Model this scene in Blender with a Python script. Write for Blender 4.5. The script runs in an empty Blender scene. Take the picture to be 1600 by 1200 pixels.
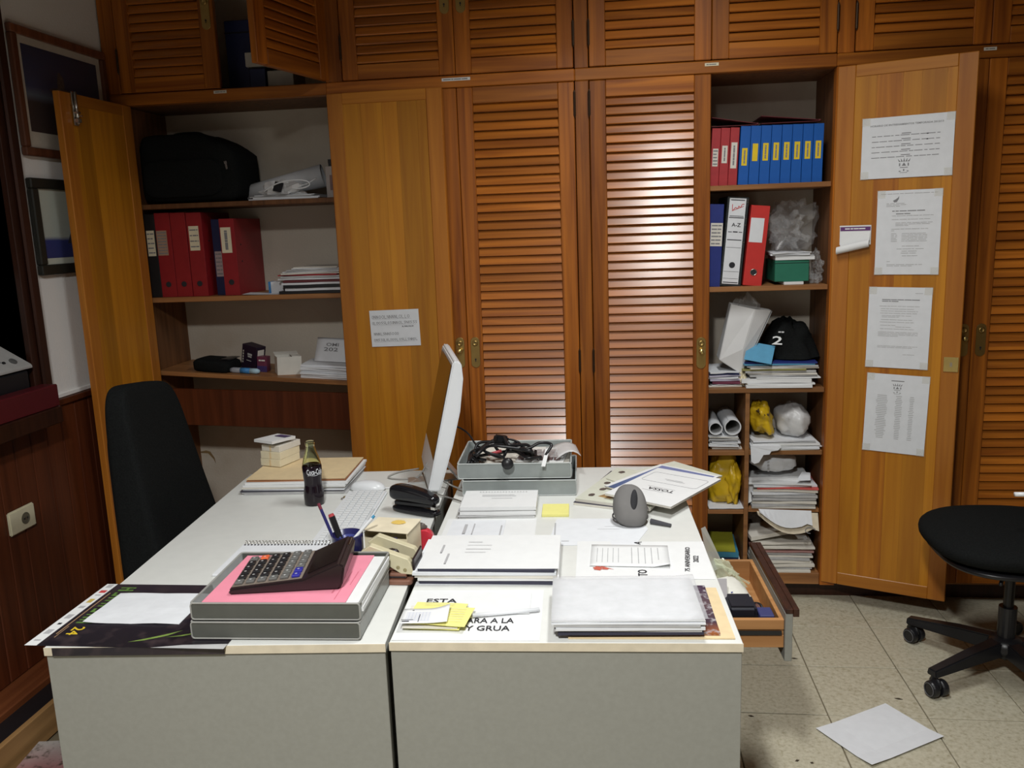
import bpy, math, random
from mathutils import Vector, Matrix, noise
random.seed(7)
SC = bpy.context.scene
COL = SC.collection
R = math.radians

# ------------------------------------------------------------------ camera
cam_d = bpy.data.cameras.new('camera')
cam = bpy.data.objects.new('camera', cam_d)
COL.objects.link(cam)
SC.camera = cam
cam_d.sensor_fit = 'HORIZONTAL'
cam_d.sensor_width = 36.0
cam_d.lens = 1319.78 / 1600 * 36.0
cam_d.clip_start = 0.02
_yaw, _pit, _rol = R(6.908), R(10.680), R(-2.0546)
_r = Vector((math.cos(_yaw), math.sin(_yaw), 0))
_f = Vector((-math.sin(_yaw), math.cos(_yaw), 0))
_u = Vector((0, 0, 1))
_f2 = _f * math.cos(_pit) - _u * math.sin(_pit)
_u2 = _f * math.sin(_pit) + _u * math.cos(_pit)
_r3 = _r * math.cos(_rol) + _u2 * math.sin(_rol)
_u3 = -_r * math.sin(_rol) + _u2 * math.cos(_rol)
cm = Matrix((( _r3.x, _u3.x, -_f2.x, 0), (_r3.y, _u3.y, -_f2.y, 0), (_r3.z, _u3.z, -_f2.z, 1.55), (0, 0, 0, 1)))
cam.matrix_world = cm

# ------------------------------------------------------------------ world, lights, exposure
world = bpy.data.worlds.new('room_world')
SC.world = world
world.use_nodes = True
world.node_tree.nodes['Background'].inputs[0].default_value = (0.9, 0.95, 1.0, 1)
world.node_tree.nodes['Background'].inputs[1].default_value = 0.0
SC.view_settings.view_transform = 'Standard'
SC.view_settings.look = 'None'
SC.view_settings.exposure = 0.0
SC.view_settings.gamma = 1.0
SC.view_settings.use_curve_mapping = False


def area(name, loc, size, sizey, power, col):
    d = bpy.data.lights.new(name, 'AREA')
    d.shape = 'RECTANGLE'
    d.size, d.size_y = size, sizey
    d.energy = power
    d.color = col
    o = bpy.data.objects.new(name, d)
    COL.objects.link(o)
    o.location = loc
    return o


# two ceiling fittings of the room: one over the desks, one nearer the photographer
area('ceiling_lamp_desks', (0.30, 2.15, 2.80), 0.16, 0.80, 20, (0.985, 0.99, 0.975)).data.spread = R(145)
area('ceiling_lamp_entrance', (-0.26, -0.10, 2.80), 0.18, 0.36, 84, (0.985, 0.99, 0.975)).data.spread = R(160)

# ------------------------------------------------------------------ materials
MATS = {}


def _new(name):
    m = bpy.data.materials.new(name)
    m.use_nodes = True
    nt = m.node_tree
    return m, nt, nt.nodes['Principled BSDF']


def mat(name, col, rough=0.6, metal=0.0, var=0.06, scale=30, bump=0.0, coat=0.0, spec=0.5, alpha=None, trans=0.0, ior=1.45):
    """plain procedural material: colour with a slight noise variation"""
    if name in MATS:
        return MATS[name]
    m, nt, b = _new(name)
    tc = nt.nodes.new('ShaderNodeTexCoord')
    nz = nt.nodes.new('ShaderNodeTexNoise')
    nz.inputs['Scale'].default_value = scale
    nz.inputs['Detail'].default_value = 4
    nt.links.new(tc.outputs['Object'], nz.inputs['Vector'])
    cr = nt.nodes.new('ShaderNodeValToRGB')
    lo = [max(0, c * (1 - var)) for c in col]
    hi = [min(1, c * (1 + var)) for c in col]
    cr.color_ramp.elements[0].position = 0.3
    cr.color_ramp.elements[1].position = 0.7
    cr.color_ramp.elements[0].color = (*lo, 1)
    cr.color_ramp.elements[1].color = (*hi, 1)
    nt.links.new(nz.outputs['Fac'], cr.inputs['Fac'])
    nt.links.new(cr.outputs['Color'], b.inputs['Base Color'])
    b.inputs['Roughness'].default_value = rough
    b.inputs['Metallic'].default_value = metal
    b.inputs['Specular IOR Level'].default_value = spec
    b.inputs['Coat Weight'].default_value = coat
    b.inputs['IOR'].default_value = ior
    if trans:
        b.inputs['Transmission Weight'].default_value = trans
    if alpha is not None:
        b.inputs['Alpha'].default_value = alpha
    if bump:
        bp = nt.nodes.new('ShaderNodeBump')
        bp.inputs['Strength'].default_value = bump
        bp.inputs['Distance'].default_value = 0.002
        nt.links.new(nz.outputs['Fac'], bp.inputs['Height'])
        nt.links.new(bp.outputs['Normal'], b.inputs['Normal'])
    MATS[name] = m
    return m


def wood(name, dark, light, axis='Z', rough=0.35, coat=0.3, fine=1.0, spread=0.25):
    """varnished wood: grain stretched along one axis, every piece shifted by its own random value"""
    if name in MATS:
        return MATS[name]
    m, nt, b = _new(name)
    tc = nt.nodes.new('ShaderNodeTexCoord')
    oi = nt.nodes.new('ShaderNodeObjectInfo')
    mul = nt.nodes.new('ShaderNodeMath')
    mul.operation = 'MULTIPLY'
    mul.inputs[1].default_value = 17.0
    nt.links.new(oi.outputs['Random'], mul.inputs[0])
    add = nt.nodes.new('ShaderNodeVectorMath')
    add.operation = 'ADD'
    nt.links.new(tc.outputs['Object'], add.inputs[0])
    nt.links.new(mul.outputs[0], add.inputs[1])
    mp = nt.nodes.new('ShaderNodeMapping')
    s = {'X': (1.6, 38, 38), 'Y': (38, 1.6, 38), 'Z': (38, 38, 1.6)}[axis]
    mp.inputs['Scale'].default_value = tuple(v * fine for v in s)
    nt.links.new(add.outputs[0], mp.inputs['Vector'])
    n1 = nt.nodes.new('ShaderNodeTexNoise')
    n1.inputs['Scale'].default_value = 1.0
    n1.inputs['Detail'].default_value = 5
    n1.inputs['Distortion'].default_value = 0.6
    nt.links.new(mp.outputs[0], n1.inputs['Vector'])
    cr = nt.nodes.new('ShaderNodeValToRGB')
    cr.color_ramp.elements[0].position = 0.28
    cr.color_ramp.elements[1].position = 0.66
    cr.color_ramp.elements[0].color = (*dark, 1)
    cr.color_ramp.elements[1].color = (*light, 1)
    nt.links.new(n1.outputs['Fac'], cr.inputs['Fac'])
    # tone of each piece
    hs = nt.nodes.new('ShaderNodeHueSaturation')
    mr = nt.nodes.new('ShaderNodeMapRange')
    mr.inputs['To Min'].default_value = 1.0 - spread
    mr.inputs['To Max'].default_value = 1.0 + spread
    nt.links.new(oi.outputs['Random'], mr.inputs['Value'])
    nt.links.new(mr.outputs[0], hs.inputs['Value'])
    nt.links.new(cr.outputs['Color'], hs.inputs['Color'])
    nt.links.new(hs.outputs['Color'], b.inputs['Base Color'])
    b.inputs['Roughness'].default_value = rough
    b.inputs['Coat Weight'].default_value = coat
    b.inputs['Coat Roughness'].default_value = 0.22
    b.inputs['Specular IOR Level'].default_value = 0.3
    bp = nt.nodes.new('ShaderNodeBump')
    bp.inputs['Strength'].default_value = 0.12
    bp.inputs['Distance'].default_value = 0.001
    nt.links.new(n1.outputs['Fac'], bp.inputs['Height'])
    nt.links.new(bp.outputs['Normal'], b.inputs['Normal'])
    MATS[name] = m
    return m


def plaster(name, col, stain=(0.3, 0.25, 0.17), amount=0.0):
    m, nt, b = _new(name)
    tc = nt.nodes.new('ShaderNodeTexCoord')
    n1 = nt.nodes.new('ShaderNodeTexNoise')
    n1.inputs['Scale'].default_value = 140
    n1.inputs['Detail'].default_value = 3
    nt.links.new(tc.outputs['Object'], n1.inputs['Vector'])
    n2 = nt.nodes.new('ShaderNodeTexNoise')
    n2.inputs['Scale'].default_value = 3.2
    n2.inputs['Detail'].default_value = 6
    nt.links.new(tc.outputs['Object'], n2.inputs['Vector'])
    cr = nt.nodes.new('ShaderNodeValToRGB')
    cr.color_ramp.elements[0].position = 0.52
    cr.color_ramp.elements[1].position = 0.75
    cr.color_ramp.elements[0].color = (0, 0, 0, 1)
    cr.color_ramp.elements[1].color = (amount, amount, amount, 1)
    nt.links.new(n2.outputs['Fac'], cr.inputs['Fac'])
    mx = nt.nodes.new('ShaderNodeMix')
    mx.data_type = 'RGBA'
    mx.inputs['A'].default_value = (*col, 1)
    mx.inputs['B'].default_value = (*stain, 1)
    nt.links.new(cr.outputs['Color'], mx.inputs['Factor'])
    nt.links.new(mx.outputs['Result'], b.inputs['Base Color'])
    bp = nt.nodes.new('ShaderNodeBump')
    bp.inputs['Strength'].default_value = 0.35
    bp.inputs['Distance'].default_value = 0.003
    nt.links.new(n1.outputs['Fac'], bp.inputs['Height'])
    nt.links.new(bp.outputs['Normal'], b.inputs['Normal'])
    b.inputs['Roughness'].default_value = 0.9
    MATS[name] = m
    return m


def terrazzo(name):
    m, nt, b = _new(name)
    tc = nt.nodes.new('ShaderNodeTexCoord')
    oi = nt.nodes.new('ShaderNodeObjectInfo')
    mul = nt.nodes.new('ShaderNodeMath')
    mul.operation = 'MULTIPLY'
    mul.inputs[1].default_value = 31.0
    nt.links.new(oi.outputs['Random'], mul.inputs[0])
    add = nt.nodes.new('ShaderNodeVectorMath')
    nt.links.new(tc.outputs['Object'], add.inputs[0])
    nt.links.new(mul.outputs[0], add.inputs[1])
    n1 = nt.nodes.new('ShaderNodeTexNoise')
    n1.inputs['Scale'].default_value = 75
    n1.inputs['Detail'].default_value = 5
    n1.inputs['Roughness'].default_value = 0.65
    nt.links.new(add.outputs[0], n1.inputs['Vector'])
    cr = nt.nodes.new('ShaderNodeValToRGB')
    e = cr.color_ramp.elements
    e[0].position = 0.30
    e[0].color = (0.34, 0.305, 0.205, 1)
    e[1].position = 0.62
    e[1].color = (0.54, 0.505, 0.39, 1)
    x = e.new(0.46)
    x.color = (0.47, 0.435, 0.325, 1)
    nt.links.new(n1.outputs['Fac'], cr.inputs['Fac'])
    v = nt.nodes.new('ShaderNodeTexVoronoi')
    v.inputs['Scale'].default_value = 90
    nt.links.new(add.outputs[0], v.inputs['Vector'])
    c2 = nt.nodes.new('ShaderNodeValToRGB')
    c2.color_ramp.elements[0].position = 0.05
    c2.color_ramp.elements[0].color = (0.6, 0.55, 0.45, 1)
    c2.color_ramp.elements[1].position = 0.16
    c2.color_ramp.elements[1].color = (1, 1, 1, 1)
    nt.links.new(v.outputs['Distance'], c2.inputs['Fac'])
    mx = nt.nodes.new('ShaderNodeMix')
    mx.data_type = 'RGBA'
    mx.blend_type = 'MULTIPLY'
    mx.inputs['Factor'].default_value = 0.55
    nt.links.new(cr.outputs['Color'], mx.inputs['A'])
    nt.links.new(c2.outputs['Color'], mx.inputs['B'])
    nt.links.new(mx.outputs['Result'], b.inputs['Base Color'])
    b.inputs['Roughness'].default_value = 0.42
    MATS[name] = m
    return m


def picture(name, stops, axis=2, blotch=None, scale=6.0):
    """flat print: colour bands along one object axis with soft noise blotches"""
    m, nt, b = _new(name)
    tc = nt.nodes.new('ShaderNodeTexCoord')
    sp = nt.nodes.new('ShaderNodeSeparateXYZ')
    nt.links.new(tc.outputs['Generated'], sp.inputs[0])
    nz = nt.nodes.new('ShaderNodeTexNoise')
    nz.inputs['Scale'].default_value = scale
    nz.inputs['Detail'].default_value = 6
    nt.links.new(tc.outputs['Object'], nz.inputs['Vector'])
    ad = nt.nodes.new('ShaderNodeMath')
    ad.operation = 'MULTIPLY_ADD'
    ad.inputs[1].default_value = 0.06
    nt.links.new(nz.outputs['Fac'], ad.inputs[0])
    nt.links.new(sp.outputs[axis], ad.inputs[2])
    cr = nt.nodes.new('ShaderNodeValToRGB')
    e = cr.color_ramp.elements
    while len(e) < len(stops):
        e.new(0.5)
    for el, (p, c) in zip(e, stops):
        el.position = p
        el.color = (*c, 1)
    nt.links.new(ad.outputs[0], cr.inputs['Fac'])
    out = cr.outputs['Color']
    if blotch:
        c2 = nt.nodes.new('ShaderNodeValToRGB')
        c2.color_ramp.elements[0].position = 0.5
        c2.color_ramp.elements[0].color = (0, 0, 0, 1)
        c2.color_ramp.elements[1].position = 0.68
        n2 = nt.nodes.new('ShaderNodeTexNoise')
        n2.inputs['Scale'].default_value = scale * 3
        n2.inputs['Detail'].default_value = 5
        nt.links.new(tc.outputs['Object'], n2.inputs['Vector'])
        nt.links.new(n2.outputs['Fac'], c2.inputs['Fac'])
        mx = nt.nodes.new('ShaderNodeMix')
        mx.data_type = 'RGBA'
        nt.links.new(c2.outputs['Color'], mx.inputs['Factor'])
        nt.links.new(out, mx.inputs['A'])
        mx.inputs['B'].default_value = (*blotch, 1)
        out = mx.outputs['Result']
    nt.links.new(out, b.inputs['Base Color'])
    b.inputs['Roughness'].default_value = 0.35
    MATS[name] = m
    return m


# woods of the room
W_V = wood('varnished_pine_upright', (0.18, 0.045, 0.006), (0.45, 0.140, 0.015), 'Z', rough=0.42, coat=0.12)
W_H = wood('varnished_pine_across', (0.22, 0.058, 0.008), (0.47, 0.155, 0.017), 'X', rough=0.42, coat=0.12)
W_S = wood('varnished_pine_slat', (0.27, 0.074, 0.009), (0.50, 0.160, 0.017), 'X', rough=0.32, coat=0.75, spread=0.18)
W_IN = wood('pale_pine_panel', (0.42, 0.150, 0.010), (0.55, 0.225, 0.014), 'Z', rough=0.45, coat=0.15, spread=0.22)
W_GRAIN = wood('dark_grained_pine_panel', (0.26, 0.070, 0.008), (0.52, 0.19, 0.014), 'Z', rough=0.45, coat=0.15, spread=0.05, fine=0.8)
W_INF = wood('pale_pine_frame_upright', (0.34, 0.11, 0.013), (0.46, 0.170, 0.020), 'Z', rough=0.45, coat=0.15, spread=0.12)
W_INH = wood('pale_pine_frame_across', (0.36, 0.12, 0.012), (0.48, 0.185, 0.019), 'X', rough=0.45, coat=0.15, spread=0.12)
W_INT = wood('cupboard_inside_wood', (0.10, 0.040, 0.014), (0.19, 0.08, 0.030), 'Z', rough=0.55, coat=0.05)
W_SH = wood('shelf_board_wood', (0.20, 0.085, 0.030), (0.34, 0.155, 0.055), 'X', rough=0.5, coat=0.1)
W_DARK = wood('dark_stained_wood', (0.020, 0.007, 0.004), (0.045, 0.014, 0.007), 'Z', rough=0.4, coat=0.2)
W_WAIN = wood('wainscot_wood', (0.060, 0.014, 0.005), (0.11, 0.027, 0.009), 'Z', rough=0.4, coat=0.2, spread=0.12)
W_LEDGE = wood('ledge_wood', (0.16, 0.045, 0.015), (0.24, 0.075, 0.026), 'Y', rough=0.5, coat=0.1)
W_TAN = wood('tan_plank_wood', (0.22, 0.12, 0.045), (0.32, 0.18, 0.07), 'Y', rough=0.6, coat=0.0)
W_DRAW = wood('drawer_wood', (0.34, 0.155, 0.052), (0.45, 0.225, 0.085), 'X', rough=0.5, coat=0.1)
W_TABLE = wood('table_wood', (0.34, 0.16, 0.055), (0.46, 0.23, 0.085), 'X', rough=0.4, coat=0.2)
PL_WALL = plaster('white_plaster', (0.80, 0.79, 0.77))
PL_BACK = plaster('aged_plaster', (0.62, 0.56, 0.47), (0.36, 0.26, 0.15), 0.5)
PL_CEIL = plaster('ceiling_plaster', (0.30, 0.28, 0.26))
PL_FAR = plaster('far_wall_plaster', (0.16, 0.12, 0.09))
TERR = terrazzo('terrazzo')
GROUT = mat('grout', (0.16, 0.13, 0.08), 0.9)
BRASS = mat('aged_brass', (0.42, 0.29, 0.10), 0.35, 0.9)
BRASS_L = mat('bright_brass', (0.72, 0.56, 0.22), 0.25, 0.9)
IRON = mat('dark_hinge_metal', (0.06, 0.035, 0.02), 0.45, 0.7)
WHITE = mat('white_paper', (0.75, 0.76, 0.76), 0.75, var=0.02)
WHITE2 = mat('cool_white_paper', (0.72, 0.74, 0.77), 0.75, var=0.03)
OFFW = mat('off_white_paper', (0.70, 0.67, 0.60), 0.8, var=0.05)
GREYP = mat('grey_paper', (0.45, 0.45, 0.45), 0.8, var=0.08)
CREAM = mat('cream_paper', (0.76, 0.69, 0.50), 0.8, var=0.05)
MANILA = mat('manila_paper', (0.72, 0.57, 0.34), 0.75, var=0.05)
BROWNP = mat('brown_card', (0.33, 0.14, 0.06), 0.7)
INK = mat('black_ink', (0.02, 0.02, 0.025), 0.7)
INKG = mat('grey_ink', (0.22, 0.22, 0.23), 0.8)
INKL = mat('pale_grey_ink', (0.42, 0.42, 0.43), 0.8)
INKB = mat('blue_ink', (0.05, 0.07, 0.30), 0.7)
REDINK = mat('red_ink', (0.55, 0.06, 0.06), 0.7)
BLACK = mat('black_plastic', (0.012, 0.012, 0.014), 0.35, var=0.1)
BLACKF = mat('black_fabric', (0.010, 0.011, 0.011), 0.95, var=0.25, scale=220, bump=0.25, spec=0.07)
NAVYC = mat('navy_card', (0.012, 0.018, 0.075), 0.5)
REDB = mat('red_binder_card', (0.28, 0.013, 0.018), 0.45, var=0.08)
REDB2 = mat('bright_red_binder_card', (0.55, 0.035, 0.03), 0.42, var=0.05)
REDB3 = mat('worn_red_binder_card', (0.40, 0.032, 0.038), 0.5, var=0.12)
BLUEB = mat('blue_binder_card', (0.012, 0.105, 0.42), 0.4, var=0.05)
DBLUE = mat('dark_blue_binder_card', (0.018, 0.032, 0.19), 0.45)
YELL = mat('yellow_label', (0.78, 0.56, 0.02), 0.7)
STICKY = mat('yellow_sticky_paper', (0.80, 0.76, 0.26), 0.8, var=0.03)
PINK = mat('pink_card', (0.80, 0.27, 0.36), 0.7, var=0.03)
MAROON = mat('maroon_card', (0.13, 0.025, 0.03), 0.5)
LAMTOP = mat('white_laminate', (0.70, 0.71, 0.68), 0.38, var=0.02)
LAMEND = mat('grey_laminate', (0.26, 0.26, 0.232), 0.6, var=0.04, scale=90)
LAMEDGE = mat('beige_edge_band', (0.62, 0.55, 0.42), 0.55, var=0.08)
GAPM = mat('grey_edge_metal', (0.36, 0.35, 0.32), 0.5)
CLEAR = mat('clear_plastic', (0.85, 0.87, 0.88), 0.12, trans=0.0, alpha=0.22, var=0.02)
TBAG = mat('thin_white_plastic', (0.80, 0.80, 0.80), 0.3, alpha=0.72, var=0.08, scale=12)
SMOKE = mat('smoked_plastic', (0.42, 0.44, 0.42), 0.2, alpha=0.62)
TRAYG = mat('grey_tray_plastic', (0.085, 0.088, 0.078), 0.45)
TRAYR = mat('tray_rim_plastic', (0.30, 0.30, 0.28), 0.4)
TRAYL = mat('light_grey_tray_plastic', (0.30, 0.33, 0.325), 0.42)
TRAYLR = mat('light_tray_rim_plastic', (0.46, 0.49, 0.48), 0.4)
WPLAS = mat('white_plastic', (0.74, 0.76, 0.78), 0.3, var=0.02)
GPLAS = mat('grey_plastic', (0.40, 0.40, 0.39), 0.45)
SCREEN = mat('dark_screen', (0.030, 0.018, 0.012), 0.12)
CHROME = mat('chrome', (0.62, 0.60, 0.57), 0.22, 1.0)
GOLDBAG = mat('yellow_plastic_bag', (0.62, 0.40, 0.015), 0.35, var=0.2, scale=9)
CREAMBOX = mat('cream_card', (0.76, 0.68, 0.48), 0.65, var=0.06, scale=18)
PUNCHC = mat('cream_metal', (0.60, 0.55, 0.37), 0.42)
PUNCHB = mat('brown_plastic', (0.22, 0.10, 0.065), 0.4)
REDPL = mat('red_plastic', (0.55, 0.03, 0.05), 0.3)
GREENB = mat('green_card', (0.02, 0.16, 0.10), 0.5)
LBLUE = mat('light_blue_card', (0.10, 0.33, 0.52), 0.6)
GREYF = mat('grey_neoprene', (0.17, 0.165, 0.16), 0.85, var=0.08)
DGREYF = mat('dark_slot', (0.03, 0.03, 0.033), 0.9)
REDFOLD = mat('red_lacquer', (0.085, 0.009, 0.013), 0.35)

# ------------------------------------------------------------------ geometry helpers: every shape is (verts, faces)


def B(x0, x1, y0, y1, z0, z1):
    v = [(x0, y0, z0), (x1, y0, z0), (x1, y1, z0), (x0, y1, z0), (x0, y0, z1), (x1, y0, z1), (x1, y1, z1), (x0, y1, z1)]
    f = [(0, 3, 2, 1), (4, 5, 6, 7), (0, 1, 5, 4), (1, 2, 6, 5), (2, 3, 7, 6), (3, 0, 4, 7)]
    return v, f


def J(*gs):
    V, F = [], []
    for v, f in gs:
        n = len(V)
        V += list(v)
        F += [tuple(i + n for i in q) for q in f]
    return V, F


def T(g, loc=(0, 0, 0), rz=0.0, rx=0.0, ry=0.0, s=(1, 1, 1)):
    m = Matrix.Translation(loc) @ Matrix.Rotation(rz, 4, 'Z') @ Matrix.Rotation(ry, 4, 'Y') @ Matrix.Rotation(rx, 4, 'X') @ Matrix.Diagonal((*s, 1))
    return [tuple(m @ Vector(v)) for v in g[0]], g[1]


def TUBE(pts, r, n=10, closed=False, caps=True):
    pts = [Vector(p) for p in pts]
    k = len(pts)
    rr = r if isinstance(r, (list, tuple)) else [r] * k
    V, F = [], []
    up = Vector((0, 0, 1))
    prev = None
    for i, p in enumerate(pts):
        a = pts[(i - 1) % k] if (closed or i > 0) else p
        c = pts[(i + 1) % k] if (closed or i < k - 1) else p
        t = (c - a).normalized()
        if prev is None:
            u = up if abs(t.z) < 0.9 else Vector((1, 0, 0))
            prev = (u - t * u.dot(t)).normalized()
        else:
            prev = (prev - t * prev.dot(t)).normalized()
        w = t.cross(prev)
        for j in range(n):
            an = 2 * math.pi * j / n
            V.append(tuple(p + (prev * math.cos(an) + w * math.sin(an)) * rr[i]))
    m = k if closed else k - 1
    for i in range(m):
        for j in range(n):
            a, b_ = i * n + j, i * n + (j + 1) % n
            c, d = ((i + 1) % k) * n + (j + 1) % n, ((i + 1) % k) * n + j
            F.append((a, b_, c, d))
    if caps and not closed:
        F.append(tuple(reversed(range(n))))
        F.append(tuple((k - 1) * n + j for j in range(n)))
    return V, F


def LATHE(prof, n=28):
    V, F = [], []
    for r_, z in prof:
        for j in range(n):
            a = 2 * math.pi * j / n
            V.append((r_ * math.cos(a), r_ * math.sin(a), z))
    for i in range(len(prof) - 1):
        for j in range(n):
            F.append((i * n + j, i * n + (j + 1) % n, (i + 1) * n + (j + 1) % n, (i + 1) * n + j))
    F.append(tuple(reversed(range(n))))
    F.append(tuple((len(prof) - 1) * n + j for j in range(n)))
    return V, F


def PRISM(poly, h, z0=0.0):
    n = len(poly)
    V = [(x, y, z0) for x, y in poly] + [(x, y, z0 + h) for x, y in poly]
    F = [tuple(reversed(range(n))), tuple(range(n, 2 * n))]
    F += [(i, (i + 1) % n, n + (i + 1) % n, n + i) for i in range(n)]
    return V, F


def RRECT(x0, x1, y0, y1, r, seg=4):
    P = []
    for cx, cy, a0 in ((x1 - r, y1 - r, 0), (x0 + r, y1 - r, 90), (x0 + r, y0 + r, 180), (x1 - r, y0 + r, 270)):
        for k in range(seg + 1):
            a = R(a0 + 90 * k / seg)
            P.append((cx + r * math.cos(a), cy + r * math.sin(a)))
    return P


def SHEET(w, d, th=0.0006, nx=6, ny=6, fn=None, x0=None, y0=None):
    """thin sheet centred on the origin, lying flat, lifted by fn(u, v)"""
    x0 = -w / 2 if x0 is None else x0
    y0 = -d / 2 if y0 is None else y0
    V, F = [], []
    for lay in (0, 1):
        for j in range(ny + 1):
            for i in range(nx + 1):
                u, v = i / nx, j / ny
                q = fn(u, v) if fn else 0.0
                if isinstance(q, tuple):
                    V.append((x0 + u * w + q[0], y0 + v * d + q[1], q[2] + th * lay))
                else:
                    V.append((x0 + u * w, y0 + v * d, q + th * lay))
    s = (nx + 1) * (ny + 1)
    for j in range(ny):
        for i in range(nx):
            a = j * (nx + 1) + i
            F.append((a, a + nx + 1, a + nx + 2, a + 1))
            F.append((s + a, s + a + 1, s + a + nx + 2, s + a + nx + 1))
    for i in range(nx):
        F.append((i, i + 1, s + i + 1, s + i))
        t = ny * (nx + 1) + i
        F.append((t + 1, t, s + t, s + t + 1))
    for j in range(ny):
        t = j * (nx + 1)
        F.append((t + nx + 1, t, s + t, s + t + nx + 1))
        t += nx
        F.append((t, t + nx + 1, s + t + nx + 1, s + t))
    return V, F


def BLOB(rx, ry, rz, amp=0.2, seed=0, nu=22, nv=14, freq=1.6, floor=None, box=1.0):
    """crumpled soft body; box<1 pushes it towards a rounded block"""
    V, F = [], []
    for j in range(nv + 1):
        th = math.pi * j / nv
        for i in range(nu):
            ph = 2 * math.pi * i / nu
            d = Vector((math.sin(th) * math.cos(ph), math.sin(th) * math.sin(ph), math.cos(th)))
            k = 1 + amp * noise.noise(d * freq + Vector((seed, seed * 2.3, 0))) + amp * 0.6 * abs(noise.noise(d * freq * 2.7 + Vector((seed * 3.1, 0, seed)))) - amp * 0.2
            q = Vector([math.copysign(abs(c) ** box, c) for c in d])
            p = [q.x * rx * k, q.y * ry * k, q.z * rz * k]
            if floor is not None and p[2] < floor:
                p[2] = floor
            V.append(tuple(p))
    for j in range(nv):
        for i in range(nu):
            a, b_ = j * nu + i, j * nu + (i + 1) % nu
            F.append((a, a + nu, b_ + nu, b_))
    return V, F


def MESH(name, g, m, smooth=False, bevel=0.0, seg=1):
    me = bpy.data.meshes.new(name)
    me.from_pydata([tuple(v) for v in g[0]], [], [tuple(f) for f in g[1]])
    me.validate()
    if bevel:
        import bmesh
        bm = bmesh.new()
        bm.from_mesh(me)
        bmesh.ops.remove_doubles(bm, verts=bm.verts, dist=1e-6)
        bmesh.ops.bevel(bm, geom=[e for e in bm.edges if len(e.link_faces) == 2 and e.calc_face_angle(0) > 0.6], offset=bevel, segments=seg, affect='EDGES', clamp_overlap=True)
        bm.to_mesh(me)
        bm.free()
    if m is not None:
        me.materials.append(m)
    if smooth:
        for p in me.polygons:
            p.use_smooth = True
    me.update()
    return me


def O(name, g, m=None, parent=None, loc=(0, 0, 0), rz=0.0, rx=0.0, ry=0.0, smooth=False, bevel=0.0, seg=1, label=None):
    """one mesh object; g is a shape or a ready mesh"""
    me = g if isinstance(g, bpy.types.Mesh) else MESH(name, g, m, smooth, bevel, seg)
    o = bpy.data.objects.new(name, me)
    COL.objects.link(o)
    o.location = loc
    o.rotation_euler = (rx, ry, rz)
    if parent:
        o.parent = parent
    if label:
        o['label'] = label
    return o


def tag(o, label, cat, group=None):
    o['label'] = label
    o['category'] = cat
    if group:
        o['group'] = group
    return o


def thing(name, label, cat, loc=(0, 0, 0), rz=0.0, group=None, rx=0.0, ry=0.0):
    o = bpy.data.objects.new(name, None)
    COL.objects.link(o)
    o.empty_display_size = 0.05
    o.location = loc
    o.rotation_euler = (rx, ry, rz)
    return tag(o, label, cat, group)


def struct(name, g, m, parent=None, **k):
    o = O(name, g, m, parent, **k)
    if not parent:
        o['kind'] = 'structure'
    return o


# lettering: all strings are turned into meshes at once
TEXTS = {}
TEXT_LIST = ['A-Z', 'ARA A LA', 'Y GRUA', 'ESTA AR', 'Coca-Cola', '24', '75 ANIVERSARIO', '2022', 'TO', 'A', 'TOSSA', 'HORARIO DE ENTRENAMIENTOS TEMPORADA 2012/13', 'OMI', '202', '2']


def _make_texts():
    tmp = []
    for s in TEXT_LIST:
        c = bpy.data.curves.new('txt', 'FONT')
        c.body = s
        c.size = 1.0
        c.align_x = 'CENTER'
        c.align_y = 'CENTER'
        c.resolution_u = 2
        c.offset = 0.014
        o = bpy.data.objects.new('txt', c)
        COL.objects.link(o)
        tmp.append((s, o, c))
    dg = bpy.context.evaluated_depsgraph_get()
    dg.update()
    for s, o, c in tmp:
        me = o.evaluated_get(dg).to_mesh()
        V = [tuple(v.co) for v in me.vertices]
        F = [tuple(p.vertices) for p in me.polygons]
        o.evaluated_get(dg).to_mesh_clear()
        TEXTS[s] = (V, F)
    for s, o, c in tmp:
        bpy.data.objects.remove(o)
        bpy.data.curves.remove(c)


_make_texts()


def TXT(s, w, h=None, loc=(0, 0, 0), rz=0.0):
    """letters laid flat (facing +z) scaled to width w (and height h), centred on loc"""
    V, F = TEXTS[s]
    xs = [v[0] for v in V]
    ys = [v[1] for v in V]
    cx, cy = (min(xs) + max(xs)) / 2, (min(ys) + max(ys)) / 2
    sx = w / (max(xs) - min(xs))
    sy = h / (max(ys) - min(ys)) if h else sx
    return T(([((x - cx) * sx, (y - cy) * sy, 0) for x, y, z in V], F), loc, rz)


def LINES(rows, z=0.0):
    """printed lines as thin quads: rows of (x0, x1, y, thickness)"""
    V, F = [], []
    for x0, x1, y, t in rows:
        n = len(V)
        V += [(x0, y - t / 2, z), (x1, y - t / 2, z), (x1, y + t / 2, z), (x0, y + t / 2, z)]
        F.append((n, n + 1, n + 2, n + 3))
    return V, F


def words(x0, x1, y, t, rnd, gap=0.006):
    """one printed line broken into word-like dashes"""
    out, x = [], x0
    while x < x1 - 0.004:
        w = rnd.uniform(0.008, 0.03)
        out.append((x, min(x1, x + w), y, t))
        x += w + gap * rnd.uniform(0.4, 1)
    return out


def ARC(p0, p1, h, n=12):
    """points of a sagging or rising curve from p0 to p1"""
    p0, p1 = Vector(p0), Vector(p1)
    return [tuple(p0.lerp(p1, i / n) + Vector(h) * math.sin(math.pi * i / n)) for i in range(n + 1)]


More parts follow.
